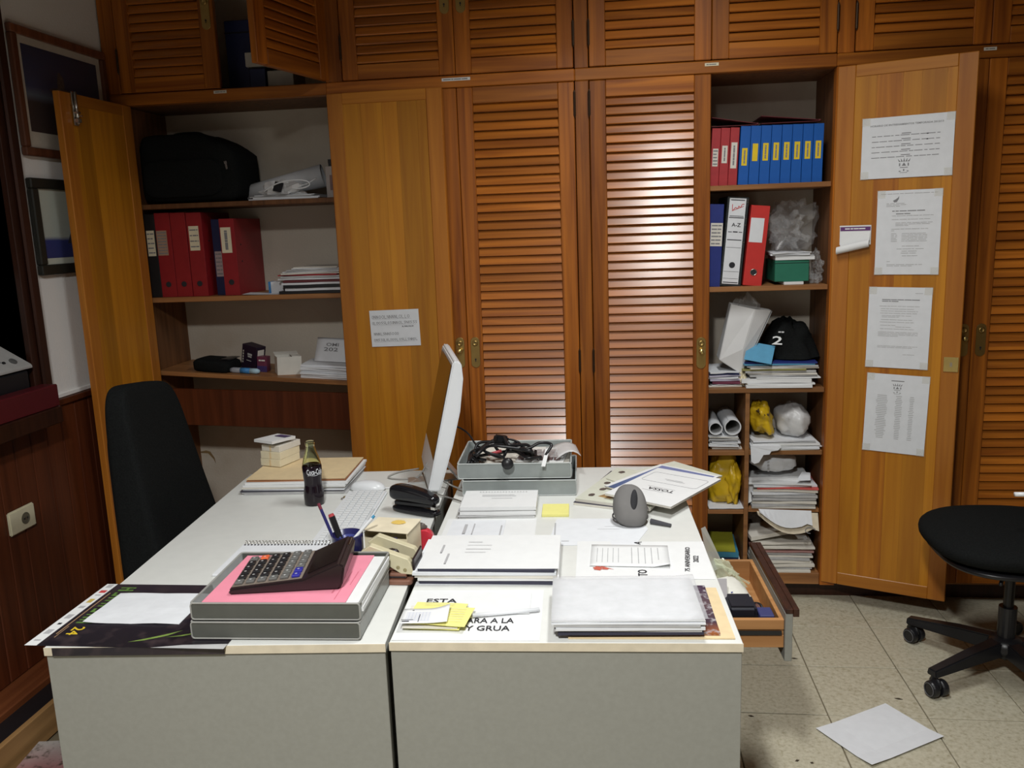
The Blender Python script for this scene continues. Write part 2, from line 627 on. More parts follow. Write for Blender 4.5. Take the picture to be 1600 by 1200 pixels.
def SPLINE(pts, n=8):
    """Catmull-Rom through the points"""
    P = [Vector(p) for p in pts]
    P = [P[0] * 2 - P[1]] + P + [P[-1] * 2 - P[-2]]
    out = []
    for i in range(1, len(P) - 2):
        for k in range(n):
            t = k / n
            a, b_, c, d = P[i - 1], P[i], P[i + 1], P[i + 2]
            out.append(tuple(0.5 * ((2 * b_) + (c - a) * t + (2 * a - 5 * b_ + 4 * c - d) * t * t + (3 * b_ - a - 3 * c + d) * t ** 3)))
    out.append(tuple(P[-2]))
    return out

# ================================================================== the room
LATHE_CAP = LATHE([(0.036, 0), (0.036, 0.006), (0.028, 0.010), (0.002, 0.011)], 24)
ZC = 2.85           # ceiling
YB = 3.66           # back wall, behind the cupboards
YF = 3.35           # front plane of the cupboards
XL = -2.0           # left wall
XR, YR = 3.3, -1.6  # right and rear walls, behind the camera

floor = struct('floor', B(XL, XR, YR, YB, -0.06, -0.006), GROUT)
tile_me = MESH('floor_tile', B(-0.1482, 0.1482, -0.1482, 0.1482, -0.02, 0.0), TERR, bevel=0.0015)
for i in range(-9, 9):
    for j in range(-14, 4):
        cx, cy = 0.81 + 0.30 * i, 2.96 + 0.30 * j
        if cx - 0.16 < XL or cx + 0.15 > XR or cy + 0.15 > 3.46 or cy < -0.4:
            continue
        O('floor_tile', tile_me, parent=floor, loc=(cx, cy, random.uniform(-0.0006, 0)), rz=R(180) * random.randint(0, 1))
struct('ceiling', B(XL, XR, YR, YB, ZC, ZC + 0.08), PL_CEIL)
wb = struct('wall_back', B(XL - 0.1, XR, YB, YB + 0.1, -0.06, ZC), PL_BACK)
O('pipe_cap', T(LATHE_CAP, loc=(-1.486, YB, 0.580), rx=R(90)), mat('brown_grey_cap', (0.13, 0.10, 0.085), 0.6), wb)
O('plaster_crack', T(PRISM([(-0.05, 0.03), (-0.02, 0.036), (0.0, 0.03), (0.018, 0.0), (0.022, -0.03), (0.012, -0.005), (-0.012, 0.022), (-0.045, 0.024)], 0.0006), loc=(-1.885, YB - 0.0003, 0.52), rx=R(90)), mat('stained_plaster', (0.22, 0.14, 0.06), 0.9, var=0.3), wb)
struct('wall_right', B(XR, XR + 0.1, YR, YB, -0.06, ZC), PL_FAR)
struct('wall_rear', B(XL, XR, YR - 0.1, YR, -0.06, ZC), PL_FAR)
# left wall with the opening of a service window
WY0, WY1, WZ0, WZ1 = 1.55, 2.66, 0.99, 2.35
wl = struct('wall_left', J(B(XL - 0.12, XL, YR, WY0, -0.06, ZC), B(XL - 0.12, XL, WY1, YB, -0.06, ZC), B(XL - 0.12, XL, WY0, WY1, -0.06, WZ0), B(XL - 0.12, XL, WY0, WY1, WZ1, ZC)), PL_WALL)
# wainscot: single boards with grooves between, and the cap above them
nb = 0
y = 0.4
while y < 3.32:
    O('wainscot_board', B(XL, XL + 0.014, y + 0.0012, min(y + 0.0835, 3.325), 0.12, 0.965), W_WAIN, wl, bevel=0.003)
    y += 0.0848
O('wainscot_cap', B(XL, XL + 0.026, 0.4, 3.325, 0.965, 0.988), W_WAIN, wl, bevel=0.004)
O('plaster_lip', B(XL, XL + 0.010, 2.755, 3.325, 0.9885, 1.006), PL_WALL, wl, bevel=0.003)
# dark window frame and reveal
w1 = struct('window_1', J(B(XL - 0.12, XL + 0.02, WY1, WY1 + 0.085, 0.93, WZ1 + 0.08), B(XL - 0.12, XL + 0.02, WY0 - 0.085, WY0, 0.93, WZ1 + 0.08),
                          B(XL - 0.12, XL + 0.02, WY0, WY1, WZ1, WZ1 + 0.08), B(XL - 0.14, XL - 0.10, WY0, WY1, WZ0, WZ1)), W_DARK, bevel=0.004)
O('frame_moulding', B(XL + 0.0205, XL + 0.034, WY1 + 0.03, WY1 + 0.075, 0.9886, WZ1 + 0.08), W_DARK, w1, bevel=0.006)
O('window_sill', B(XL - 0.12, XL + 0.10, WY0 - 0.085, WY1 + 0.012, 0.93, 0.988), W_DARK, w1, bevel=0.004)
# low ledge along the foot of the left wall
struct('baseboard_left', B(XL, XL + 0.112, 0.4, 3.3, 0.0, 0.118), W_LEDGE, bevel=0.004)
duct = tag(O('floor_duct', B(XL + 0.113, XL + 0.192, 0.5, 3.0, 0.0, 0.098), BLACK, bevel=0.003), 'black cable duct along the foot of the wood wainscot', 'duct')
tag(O('plank', B(XL + 0.193, XL + 0.212, 0.55, 2.6, 0.0, 0.102), W_TAN, bevel=0.002), 'tan plank on edge at the foot of the left wall', 'plank')

# ================================================================== built-in cupboards
PITCH = 0.0341
slat_cache = {}


def slat_mesh(w):
    k = round(w, 3)
    if k not in slat_cache:
        # leaning board: lower edge out, upper edge in
        pr = [(-0.0118, 0.0018), (-0.0068, -0.0006), (0.0056, 0.0298), (0.0004, 0.0314), (-0.0121, 0.0033)]
        V = [(0, a, b_) for a, b_ in pr] + [(w, a, b_) for a, b_ in pr]
        n = len(pr)
        F = [tuple(range(n)), tuple(reversed(range(n, 2 * n)))] + [((i + 1) % n, i, n + i, n + (i + 1) % n) for i in range(n)]
        slat_cache[k] = MESH('slat', (V, F), W_S)
    return slat_cache[k]


plate_me = MESH('lock_plate', T(PRISM(RRECT(-0.0180, 0.0180, -0.062, 0.062, 0.0178, 6), 0.003), rx=R(90)), BRASS, bevel=0.0008)
knob_me = MESH('knob', T(LATHE([(0.004, 0), (0.005, 0.006), (0.0105, 0.012), (0.0115, 0.017), (0.009, 0.022), (0.002, 0.0235)], 16), rx=R(90)), BRASS_L, smooth=True)
rose_me = MESH('lock_rose', T(LATHE([(0.0115, 0), (0.0115, 0.004), (0.007, 0.006), (0.006, 0.005)], 16), rx=R(90)), BRASS, smooth=True)
key_me = MESH('keyhole', T(J(LATHE([(0.0035, 0), (0.0035, 0.0036)], 10), B(-0.0014, 0.0014, -0.010, 0, 0, 0.0036)), rx=R(90)), INK)
hinge_me = MESH('hinge', J(TUBE([(0, 0, -0.042), (0, 0, 0.042)], 0.0048, 8), TUBE([(0, 0, 0.042), (0, 0, 0.050)], [0.004, 0.0015], 8), TUBE([(0, 0, -0.050), (0, 0, -0.042)], [0.0015, 0.004], 8)), IRON)


def door(unit, hx, w, z0, z1, ang, s, slats=True, planks=False, plate=None, knob=False, label=None, st=0.062, hz=(0.13, 0.92, 1.9), hy=None, grain=None):
    """louvred door hung at (hx, YF); local x runs from hinge to free edge; outer face towards -y*s"""
    h = z1 - z0
    t = 0.013
    ti, fi = (W_INF, W_INH) if planks else (W_V, W_H)
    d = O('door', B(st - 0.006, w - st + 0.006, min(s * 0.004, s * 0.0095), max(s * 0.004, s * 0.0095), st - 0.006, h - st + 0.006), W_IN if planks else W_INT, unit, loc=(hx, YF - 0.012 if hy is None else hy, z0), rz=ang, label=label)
    O('stile', B(0.001, st, -t, t, 0, h), ti, d, bevel=0.0025)
    O('stile', B(w - st, w - 0.001, -t, t, 0, h), ti, d, bevel=0.0025)
    bh = 0.075 if h > 1 else 0.055
    O('rail', B(st, w - st, -t, t, 0, bh if not planks else 0.05), fi, d, bevel=0.002)
    O('rail', B(st, w - st, -t, t, h - (0.060 if not planks else 0.042), h), fi, d, bevel=0.002)
    if slats:
        me = slat_mesh(w - 2 * st - 0.001)
        z = bh + 0.004
        n = int(round((h - 0.060 - z) / PITCH))
        off = 0.0
        PT = (h - 0.0575 - z) / n
        for i in range(n):
            if s > 0:
                O('slat', me, parent=d, loc=(st + 0.0005, 0.0, z + off + i * PT))
            else:
                O('slat', me, parent=d, loc=(w - st - 0.0005, 0.0, z + off + i * PT), rz=math.pi)
    if planks:
        x = st
        k = 0
        ws = [0.072, 0.085, 0.060, 0.078, 0.09, 0.08]
        while x < w - st - 0.002:
            x1 = min(w - st, x + ws[k % 6])
            if w - st - x1 < 0.02:
                x1 = w - st
            O('plank', B(x, x1 - 0.0006, min(s * 0.0096, s * 0.0105), max(s * 0.0096, s * 0.0105), 0.046, h - 0.04), W_GRAIN if (k == grain) else W_IN, d)
            x, k = x1, k + 1
    if plate is not None:
        rot = 0 if s > 0 else math.pi
        px = w - st * 0.5
        yy = -s * t
        O('lock_plate', plate_me, parent=d, loc=(px, yy, plate - z0), rz=rot)
        O('lock_rose', rose_me, parent=d, loc=(px, yy - s * 0.003, plate - z0 + 0.038), rz=rot)
        if knob:
            O('knob', knob_me, parent=d, loc=(px, yy - s * 0.003, plate - z0 + 0.008), rz=rot)
        else:
            O('keyhole', key_me, parent=d, loc=(px, yy - s * 0.001, plate - z0 - 0.028), rz=rot)
    for q in hz:
        if q < h - 0.05:
            O('hinge', hinge_me, parent=d, loc=(0.0, -s * (t + 0.001), q))
    return d


POSTS = [(-1.995, -1.932), (-1.088, -1.022), (-0.126, -0.075), (0.822, 0.880), (1.800, 1.860)]
MEET = [-1.515, -0.577, 0.376, 1.343]
LZ0, LZ1 = 0.088, 2.068
UZ0, UZ1 = 2.118, 2.74
LOWL = ['open cupboard full of red binders beside the left wall', 'closed louvred cupboard behind the computer monitor with the folded door on it',
        'half open louvred cupboard packed with blue binders and papers', 'dark closed louvred cupboard at the right edge of the picture']
UPL = ['overhead louvred cabinet with one door ajar above the red binders', 'overhead louvred cabinet with two bright brass locks at the top middle',
       'overhead louvred cabinet above the blue binder shelf', 'dark overhead louvred cabinet in the top right corner']
low, up = [], []
for i in range(4):
    u = thing('cupboard', LOWL[i], 'cupboard', (0, 0, 0), group='fitted cupboards along the back wall')
    low.append(u)
    (p0, p1), (q0, q1) = POSTS[i], POSTS[i + 1]
    a, b_ = p1, q0
    O('post', B(p0, p1, YF - 0.02, YF + 0.025, 0.07, LZ1 + 0.002), W_V, u, bevel=0.002)
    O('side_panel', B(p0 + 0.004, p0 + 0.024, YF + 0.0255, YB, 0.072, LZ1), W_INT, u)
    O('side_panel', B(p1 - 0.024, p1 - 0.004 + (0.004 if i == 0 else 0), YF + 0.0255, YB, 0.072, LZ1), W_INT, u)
    if i == 3:
        O('post', B(q0, q1, YF - 0.02, YF + 0.025, 0.07, LZ1 + 0.002), W_V, u, bevel=0.002)
        O('side_panel', B(q0 + 0.004, q0 + 0.024, YF + 0.0255, YB, 0.072, LZ1), W_INT, u)
    O('plinth', B(p0, q0, YF + 0.04, YF + 0.055, 0.0, 0.069), W_DARK, u)
    O('bottom_board', B(a, b_, YF + 0.004, YB, 0.070, 0.086) if i != 2 else B(a, b_, YF - 0.012, YB, 0.070, 0.118), W_SH, u, bevel=0.002)
    v = thing('overhead_cabinet', UPL[i], 'cabinet', (0, 0, 0), group='overhead cabinets above the cupboards')
    up.append(v)
    O('rail', B(p0, q0, YF - 0.022, YF + 0.025, LZ1 + 0.0025, UZ0 - 0.003), W_H, v, bevel=0.003)
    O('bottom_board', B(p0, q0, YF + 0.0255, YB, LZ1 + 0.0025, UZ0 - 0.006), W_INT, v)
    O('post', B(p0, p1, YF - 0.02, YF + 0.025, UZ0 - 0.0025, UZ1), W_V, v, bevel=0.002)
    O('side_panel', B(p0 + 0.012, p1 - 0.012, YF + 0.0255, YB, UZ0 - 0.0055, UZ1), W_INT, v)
    O('top_board', B(p0, q0, YF - 0.02, YB, UZ1 + 0.001, ZC - 0.002), W_H, v)

# lower doors: bay 1 both open, bay 2 closed, bay 3 left closed and right open, bay 4 closed
door(low[0], -1.915, 0.445, LZ0, LZ1, R(-91.0), 1, slats=False, planks=True)
door(low[0], -1.080, 0.455, LZ0, LZ1, R(-2.0), -1, slats=False, planks=True, hz=(), hy=3.309)
door(low[1], -1.018, MEET[1] + 1.018, LZ0, LZ1, 0, 1, plate=1.050, knob=True, hz=())
door(low[1], -0.128, -0.128 - MEET[1], LZ0, LZ1, math.pi, -1, plate=1.050)
door(low[2], -0.073, MEET[2] + 0.073, LZ0, LZ1, 0, 1, plate=1.032, knob=True)
door(low[2], 0.829, 0.450, LZ0, LZ1, R(-22.8), -1, slats=False, planks=True, grain=1)
door(low[3], 0.884, MEET[3] - 0.884, LZ0, LZ1, 0, 1, plate=1.063, knob=True)
door(low[3], 1.797, 1.797 - MEET[3], LZ0, LZ1, math.pi, -1, plate=1.063)
# upper doors: only the second of bay 1 stands open
for i in range(4):
    a, b_ = POSTS[i][1] + 0.003, POSTS[i + 1][0] - 0.003
    door(up[i], a, MEET[i] - a, UZ0, UZ1, 0, 1, plate=2.397, hz=(0.12, 0.5))
    if i == 0:
        door(up[i], -1.085, 0.450, UZ0 + 0.003, UZ1, R(-103.7), -1, hz=(0.03, 0.5))
    else:
        door(up[i], b_, b_ - MEET[i], UZ0, UZ1, math.pi, -1, plate=2.397, hz=(0.12, 0.5))

# fittings on the open doors
bolt = thing('door_bolt', 'silver slide bolt at the top of the open left door', 'bolt', (-1.905, 2.965, 1.955), R(-91))
O('bolt_plate', B(-0.012, 0.012, 0.0, 0.003, 0.0, 0.118), CHROME, bolt, bevel=0.001)
O('bolt_rod', TUBE([(0, 0.009, 0.004), (0, 0.009, 0.116)], 0.0055, 10), CHROME, bolt, smooth=True)
O('bolt_guide', J(B(-0.010, 0.010, 0.003, 0.017, 0.010, 0.024), B(-0.010, 0.010, 0.003, 0.017, 0.040, 0.048)), CHROME, bolt, bevel=0.001)
O('bolt_lever', TUBE([(0, 0.012, 0.032), (0.004, 0.030, 0.032)], 0.003, 8), CHROME, bolt)
# strike plate on the free edge of the right door, in door coordinates
dr = Vector((math.cos(R(-22.8)), math.sin(R(-22.8)), 0))
nr = Vector((dr.y, -dr.x, 0))        # towards the camera


def on_right_door(s_, z, off=0.0):
    p = Vector((0.829, YF - 0.012, 0)) + dr * s_ + nr * (0.013 + off)
    return (p.x, p.y, z)


sp = thing('strike_plate', 'square brass lock plate on the open right cupboard door', 'lock', on_right_door(0.421, 0.999, 0.0002), R(-22.8))
O('plate', B(-0.024, 0.024, -0.003, 0, -0.027, 0.027), BRASS_L, sp, bevel=0.0008)
O('bolt_hole', B(-0.004, 0.004, -0.0042, -0.003, -0.008, 0.008), CHROME, sp)

# shelves of the binder cupboard on the left
sh = low[0]
for z in (1.683, 1.300):
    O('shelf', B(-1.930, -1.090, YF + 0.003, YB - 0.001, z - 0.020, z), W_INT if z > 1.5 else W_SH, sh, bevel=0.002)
O('shelf', T(B(-0.415, 0.425, YF - 0.002, YB - 0.001, -0.018, 0.0), loc=(-1.512, 0, 0.963), ry=R(3.9)), W_SH, sh, bevel=0.002, label='sagging lower shelf')
O('cross_board', T(B(-0.41, 0.42, YF + 0.005, YF + 0.024, -0.158, 0.0), loc=(-1.508, 0, 0.898), ry=R(2.2)), W_WAIN, sh, bevel=0.002)
# shelves of the paper cupboard
sh = low[2]
for z in (1.667, 1.284, 0.884):
    O('shelf', B(-0.073, 0.820, YF - 0.004, YB - 0.001, z - 0.019, z), W_SH, sh, bevel=0.002)
O('divider', B(0.521, 0.538, YF, YB - 0.001, 0.119, 0.8645), W_SH, sh, bevel=0.001)
for z in (0.628, 0.382):
    O('shelf', B(-0.073, 0.5205, YF, YB - 0.001, z - 0.018, z), W_SH, sh, bevel=0.001)
O('shelf', B(0.5385, 0.820, YF, YB - 0.001, 0.612, 0.630), W_SH, sh, bevel=0.001)

# label strips on the rail
def strip(x0, x1, z, label, m=OFFW):
    o = thing('label_strip', label, 'label', ((x0 + x1) / 2, YF - 0.0225, z), group='label strips on the cupboard rail')
    w = x1 - x0
    O('backing', B(-w / 2, w / 2, -0.001, 0.0, -0.0055, 0.0055), m, o)
    rnd = random.Random(x0)
    O('print', T(LINES([(a, b_, 0, 0.0035) for a, b_, _, _ in words(-w / 2 + 0.006, w / 2 - 0.006, 0, 0.003, rnd, 0.003)], 0), loc=(0, -0.0013, 0), rx=R(90)), INKG, o)


strip(-1.544, -1.491, 2.103, 'small dim label strip on the rail above the red binder cupboard', OFFW)
strip(-0.631, -0.521, 2.1005, 'longest white label strip on the rail at the top middle', WHITE)
strip(0.352, 0.402, 2.1015, 'small cream label strip on the rail above the blue binders', CREAM)
strip(1.320, 1.363, 2.101, 'small label strip on the dark rail at the top right', OFFW)

# ================================================================== the two desks
DZ = 0.740


def desk(name, label, fx, fy, w, rz):
    """front corner at (fx, fy); w>0 runs right"""
    L = 1.21
    t = thing(name, label, 'desk', (fx, fy, 0), rz)
    x0, x1 = min(0, w), max(0, w)
    O('desk_top', B(x0 + 0.0005, x1 - 0.0005, 0.0012, L, DZ - 0.017, DZ), LAMTOP, t, bevel=0.001)
    O('edge_band', B(x0, x1, -0.001, 0.0008, DZ - 0.0175, DZ - 0.0003), LAMEDGE, t)
    O('end_panel', B(x0 + 0.002, x1 - 0.002, 0.003, 0.025, 0.0, DZ - 0.0195), LAMEND, t, bevel=0.001)
    O('end_panel', B(x0 + 0.002, x1 - 0.002, L - 0.028, L - 0.006, 0.0, DZ - 0.0195), LAMEND, t, bevel=0.001)
    return t


deskL = desk('desk', 'left white desk with the keyboard and the pink folder', -0.4557, 1.513, -0.700, R(4.05))
O('modesty_panel', B(-0.024, -0.006, 0.026, 1.18, 0.2, DZ - 0.0195), LAMEND, deskL)
deskR = desk('desk', 'right white desk with the open drawer and loose papers', -0.4500, 1.519, 0.695, R(2.3))
O('modesty_panel', B(0.006, 0.024, 0.026, 1.18, 0.2, DZ - 0.0195), LAMEND, deskR)
O('edge_strip', B(0.0005, 0.004, 1.21, 1.214, DZ - 0.017, DZ), GAPM, deskR)
# drawer pedestal under the right desk; its top drawer is pulled out to the right
ped = O('pedestal', J(B(0.20, 0.675, 0.372, 0.388, 0.08, 0.715), B(0.20, 0.675, 0.812, 0.828, 0.08, 0.715), B(0.20, 0.675, 0.388, 0.812, 0.08, 0.10), B(0.20, 0.216, 0.388, 0.812, 0.10, 0.715)), LAMEND, deskR)
O('drawer_front', B(0.676, 0.692, 0.374, 0.826, 0.10, 0.290), LAMEND, ped, bevel=0.002)
O('drawer_front', B(0.676, 0.692, 0.374, 0.826, 0.295, 0.490), LAMEND, ped, bevel=0.002)
drw = O('drawer', B(0.395, 0.866, 0.395, 0.742, 0.534, 0.542), W_DRAW, deskR, label='open drawer')
O('drawer_side', J(B(0.395, 0.866, 0.383, 0.395, 0.574, 0.600), B(0.395, 0.866, 0.387, 0.395, 0.560, 0.574), B(0.395, 0.866, 0.383, 0.395, 0.528, 0.560)), W_DRAW, drw, bevel=0.001)
O('runner', B(0.40, 0.860, 0.379, 0.3828, 0.562, 0.572), BLACK, drw)
O('drawer_side', B(0.395, 0.866, 0.742, 0.754, 0.528, 0.600), W_DRAW, drw, bevel=0.001)
O('drawer_back', B(0.395, 0.405, 0.395, 0.742, 0.542, 0.590), W_DRAW, drw)
O('drawer_inner_front', B(0.856, 0.866, 0.395, 0.742, 0.542, 0.600), W_DRAW, drw, bevel=0.001)
O('drawer_front', B(0.8665, 0.884, 0.374, 0.800, 0.497, 0.6195), LAMEND, drw, bevel=0.001)
O('drawer_grip', J(B(0.867, 0.8835, 0.372, 0.802, 0.620, 0.632), B(0.884, 0.898, 0.372, 0.802, 0.612, 0.632)), W_DARK, drw, bevel=0.001)

# ================================================================== builders for repeated things
def wavy(seed, a):
    def f(u, v):
        return a * (noise.noise(Vector((u * 2.2 + seed, v * 2.2, seed * 0.37))) + 0.15)
    return f


def stack(name, label, cat, loc, rz, w, d, layers, seed=0, group=None, wave=0.0015, pname='sheet'):
    """pile of sheets: layers are (thickness, material, dx, dy, degrees, width factor, depth factor)"""
    t = thing(name, label, cat, loc, rz, group)
    z = 0.0
    rnd = random.Random(seed)
    for k, lay in enumerate(layers):
        th, m = lay[0], lay[1]
        dx, dy, dg, fw, fd = (list(lay[2:]) + [0, 0, 0, 1, 1][len(lay) - 2:])[:5]
        amp = wave if th < 0.004 else wave * 0.5
        f = wavy(seed + k * 3.3, amp if k else 0)
        g = SHEET(w * fw, d * fd, th, 5, 5, f)
        O(pname, g, m, t, loc=(dx, dy, z + 0.0002), rz=R(dg))
        z += th + 0.0004 + (amp * 0.5 if k else 0)
    t['h'] = z
    return t, z


def auto_layers(n, mats, th=(0.001, 0.004), j=0.006, rot=2.0, seed=0):
    rnd = random.Random(seed)
    out = []
    for k in range(n):
        out.append((rnd.uniform(*th), mats[rnd.randrange(len(mats))], rnd.uniform(-j, j), rnd.uniform(-j, j), rnd.uniform(-rot, rot), rnd.uniform(0.93, 1.0), rnd.uniform(0.93, 1.0)))
    return out


ring_me = MESH('finger_hole', T(J(LATHE([(0.0115, 0), (0.0115, 0.0012), (0.0095, 0.0016), (0.0095, 0.0008)], 20)), rx=R(90)), INK, smooth=False)
rim_me = MESH('hole_rim', T(TUBE([(0.0118 * math.cos(R(a)), 0.0118 * math.sin(R(a)), 0.001) for a in range(0, 360, 20)], 0.0016, 6, closed=True), rx=R(90)), CHROME, smooth=True)


def binder(label, x, y, z, w, h, d, m, lean=0.0, lab=None, hole=None, rim=False, group=None, rivets=False, rz=0.0):
    """lever arch file standing with its spine to the front; lab = (z centre, width, height, material, print rows)"""
    t = thing('ring_binder', label, 'binder', (x, y, z), rz, group, ry=lean)
    c = 0.0026
    O('cover', J(B(-w / 2, w / 2, 0, c, 0, h), B(-w / 2, -w / 2 + c, c, d, 0, h), B(w / 2 - c, w / 2, c, d, 0, h)), m, t, bevel=0.0009)
    O('pages', B(-w / 2 + c + 0.002, w / 2 - c - 0.002, 0.012, d - 0.012, 0.003, h - 0.014), OFFW, t)
    if lab:
        zc, lw, lh, lm, rows = lab[:5]
        dx = lab[5] if len(lab) > 5 else 0
        O('spine_label', B(dx - lw / 2, dx + lw / 2, -0.0006, -0.0001, zc - lh / 2, zc + lh / 2), lm, t)
        if rows:
            rnd = random.Random(x * 100)
            L = []
            if rows > 0:
                for k in range(rows):
                    zz = zc + lh * (0.5 - (k + 0.7) / (rows + 0.4))
                    L += words(dx - lw * 0.42, dx + lw * 0.42, zz, min(0.005, lh / rows * 0.35), rnd, 0.003)
                g = LINES(L)
            else:
                g = T(LINES(words(-lh * 0.38, lh * 0.38, 0, lw * 0.28, rnd, 0.002)), rz=R(90))
                g = T(g, loc=(dx, zc, 0))
            O('label_print', T(g, loc=(0, -0.0009, 0), rx=R(90)), INKG, t)
    if hole:
        O('finger_hole', ring_me, parent=t, loc=(0, -0.0002, hole))
        if rim:
            O('hole_rim', rim_me, parent=t, loc=(0, -0.0002, hole))
    if rivets:
        for zz in (h * 0.66, h * 0.44):
            O('rivet', T(LATHE([(0.004, 0), (0.004, 0.001)], 10), ry=R(90)), INK, t, loc=(w / 2, 0.05, zz))
    return t


def sheet_on_door(label, cat, s_, z, w, h, rot, rows=(), rows2=(), ink=INKG, ink2=INK, texts=(), m=WHITE2, extra=None):
    """paper taped flat on the open right door"""
    t = thing('notice', label, cat, on_right_door(s_, z, 0.0004), R(-22.8), group='notices on the open right door', ry=R(rot))
    O('paper', T(SHEET(w, h, 0.0004, 4, 4), rx=R(90)), m, t)
    if rows:
        O('printed_lines', T(LINES(list(rows)), loc=(0, -0.0008, 0), rx=R(90)), ink, t)
    if rows2:
        O('bold_lines', T(LINES(list(rows2)), loc=(0, -0.0009, 0), rx=R(90)), ink2, t)
    if texts:
        O('lettering', T(J(*[TXT(*a) for a in texts]), loc=(0, -0.0009, 0), rx=R(90)), INKG, t)
    if extra:
        O('emblem', T(extra, loc=(0, -0.0009, 0), rx=R(90)), INKG, t)
    for sx in (-1, 1):
        for sz in (-1, 1):
            O('tape', T(B(-0.014, 0.014, 0, 0.0002, -0.014, 0.014), loc=(sx * (w / 2 - 0.012), -0.0011, sz * (h / 2 - 0.012))), mat('yellowed_tape', (0.74, 0.71, 0.60), 0.4, alpha=0.14), t)
    return t


# ================================================================== notices on the open right door
rn = random.Random(3)
rows = []
for k in range(5):
    yy = 0.047 - k * 0.0185
    rows += words(-0.115, 0.105, yy - 0.006, 0.0022, rn) + [(-0.018, 0.012, yy, 0.0026)]
crest = J(*[PRISM([(-0.003 + x, 0.004), (0.003 + x, 0.004), (x * 1.5, 0.018 - abs(x) * 0.25)], 0.0001) for x in (-0.014, -0.007, 0, 0.007, 0.014)],
          PRISM([(-0.007, -0.010), (0.007, -0.010), (0, 0.001)], 0.0001), LINES([(-0.016, -0.012, -0.006, 0.010), (0.012, 0.016, -0.006, 0.010), (-0.013, 0.013, -0.016, 0.002), (-0.002, 0.002, -0.025, 0.007), (-0.016, -0.010, -0.029, 0.003), (0.010, 0.016, -0.029, 0.003), (-0.012, 0.012, -0.034, 0.0012)]))
sheet_on_door('landscape notice with a crest, topmost paper on the open right door', 'notice', 0.2395, 1.772, 0.297, 0.212, 0, rows, [(0.062, 0.068, 0.0218, 0.0035), (0.062, 0.068, 0.0405, 0.0035)],
              texts=[('HORARIO DE ENTRENAMIENTOS TEMPORADA 2012/13', 0.235, 0.0062, (-0.004, 0.078, 0))], extra=T(crest, loc=(-0.006, -0.055, 0)))
rows, bold = [], []
for k, (a, b_, yy) in enumerate([(-0.075, -0.012, 0.104), (-0.075, -0.010, 0.099), (-0.075, -0.03, 0.094), (-0.055, 0.08, 0.060), (-0.055, 0.07, 0.047), (-0.042, 0.078, 0.035), (-0.042, 0.076, 0.030), (-0.042, 0.0, 0.025), (-0.055, 0.065, 0.013),
                                 (-0.055, -0.045, 0.007), (-0.018, 0.04, -0.048), (-0.035, 0.06, -0.058), (-0.018, 0.035, -0.066), (-0.02, 0.03, -0.073), (-0.016, 0.035, -0.083), (-0.066, -0.055, -0.103), (-0.066, 0.055, -0.114), (-0.066, 0.02, -0.119), (-0.095, 0.09, 0.138)]):
    rows += words(a, b_, yy, 0.0018, rn, 0.004)
for k in range(6):
    rows += words(-0.055, -0.035, -0.003 - k * 0.0055, 0.0018, rn) + words(-0.02, 0.063, -0.003 - k * 0.0055, 0.0018, rn, 0.003)
bold = words(-0.055, 0.055, 0.077, 0.003, rn, 0.003) + words(-0.042, 0.005, 0.067, 0.003, rn, 0.003)
bird = PRISM([(-0.012, 0.002), (-0.004, 0.006), (0.004, 0.012), (0.008, 0.018), (0.007, 0.008), (0.001, -0.003), (-0.008, -0.004)], 0.0001)
sheet_on_door('portrait letter with a small bird logo, second paper on the right door', 'notice', 0.2575, 1.472, 0.211, 0.300, 0, rows, bold, ink=INKL, ink2=INKG, extra=T(bird, loc=(-0.042, 0.112, 0)))
rows = []
for yy, a, b_ in [(0.080, -0.068, 0.068), (0.070, -0.062, 0.05), (0.062, -0.062, 0.062), (0.054, -0.064, 0.06), (0.045, -0.058, 0.045), (0.040, -0.058, 0.0), (0.030, -0.06, 0.045), (0.021, -0.064, 0.05), (0.009, -0.062, -0.01), (0.004, -0.01, 0.045), (-0.004, -0.062, 0.052),
                  (-0.016, -0.068, 0.066), (-0.021, -0.068, 0.066), (-0.026, -0.068, 0.066), (-0.031, -0.068, 0.0), (-0.068, -0.068, 0.068), (-0.073, -0.068, 0.05), (-0.098, 0.02, 0.06), (0.128, 0.05, 0.075)]:
    rows += words(a, b_, yy, 0.0016, rn, 0.003)
sheet_on_door('portrait sheet of plain typed paragraphs, third paper on the right door', 'notice', 0.2415, 1.126, 0.211, 0.299, 0.6, rows, words(-0.060, 0.066, 0.104, 0.0028, rn, 0.002) + words(-0.060, 0.0, 0.098, 0.0028, rn, 0.002), ink=INKL, ink2=INKG)
rows = []
for k in range(25):
    yy = 0.068 - k * 0.0068
    for cx, hw in ((-0.05, 0.019), (0.008, 0.012), (0.052, 0.009)):
        q = hw * rn.uniform(0.6, 1.1)
        rows.append((cx - q, cx + q, yy, 0.0022))
sheet_on_door('sheet with a three column list, lowest paper on the right door', 'notice', 0.2465, 0.802, 0.213, 0.300, 1.4, rows, [(-0.022, 0.022, 0.126, 0.003)], ink=INKL, ink2=INKG, extra=T(crest, loc=(0.0, 0.104, 0), s=(0.8, 0.8, 1)))
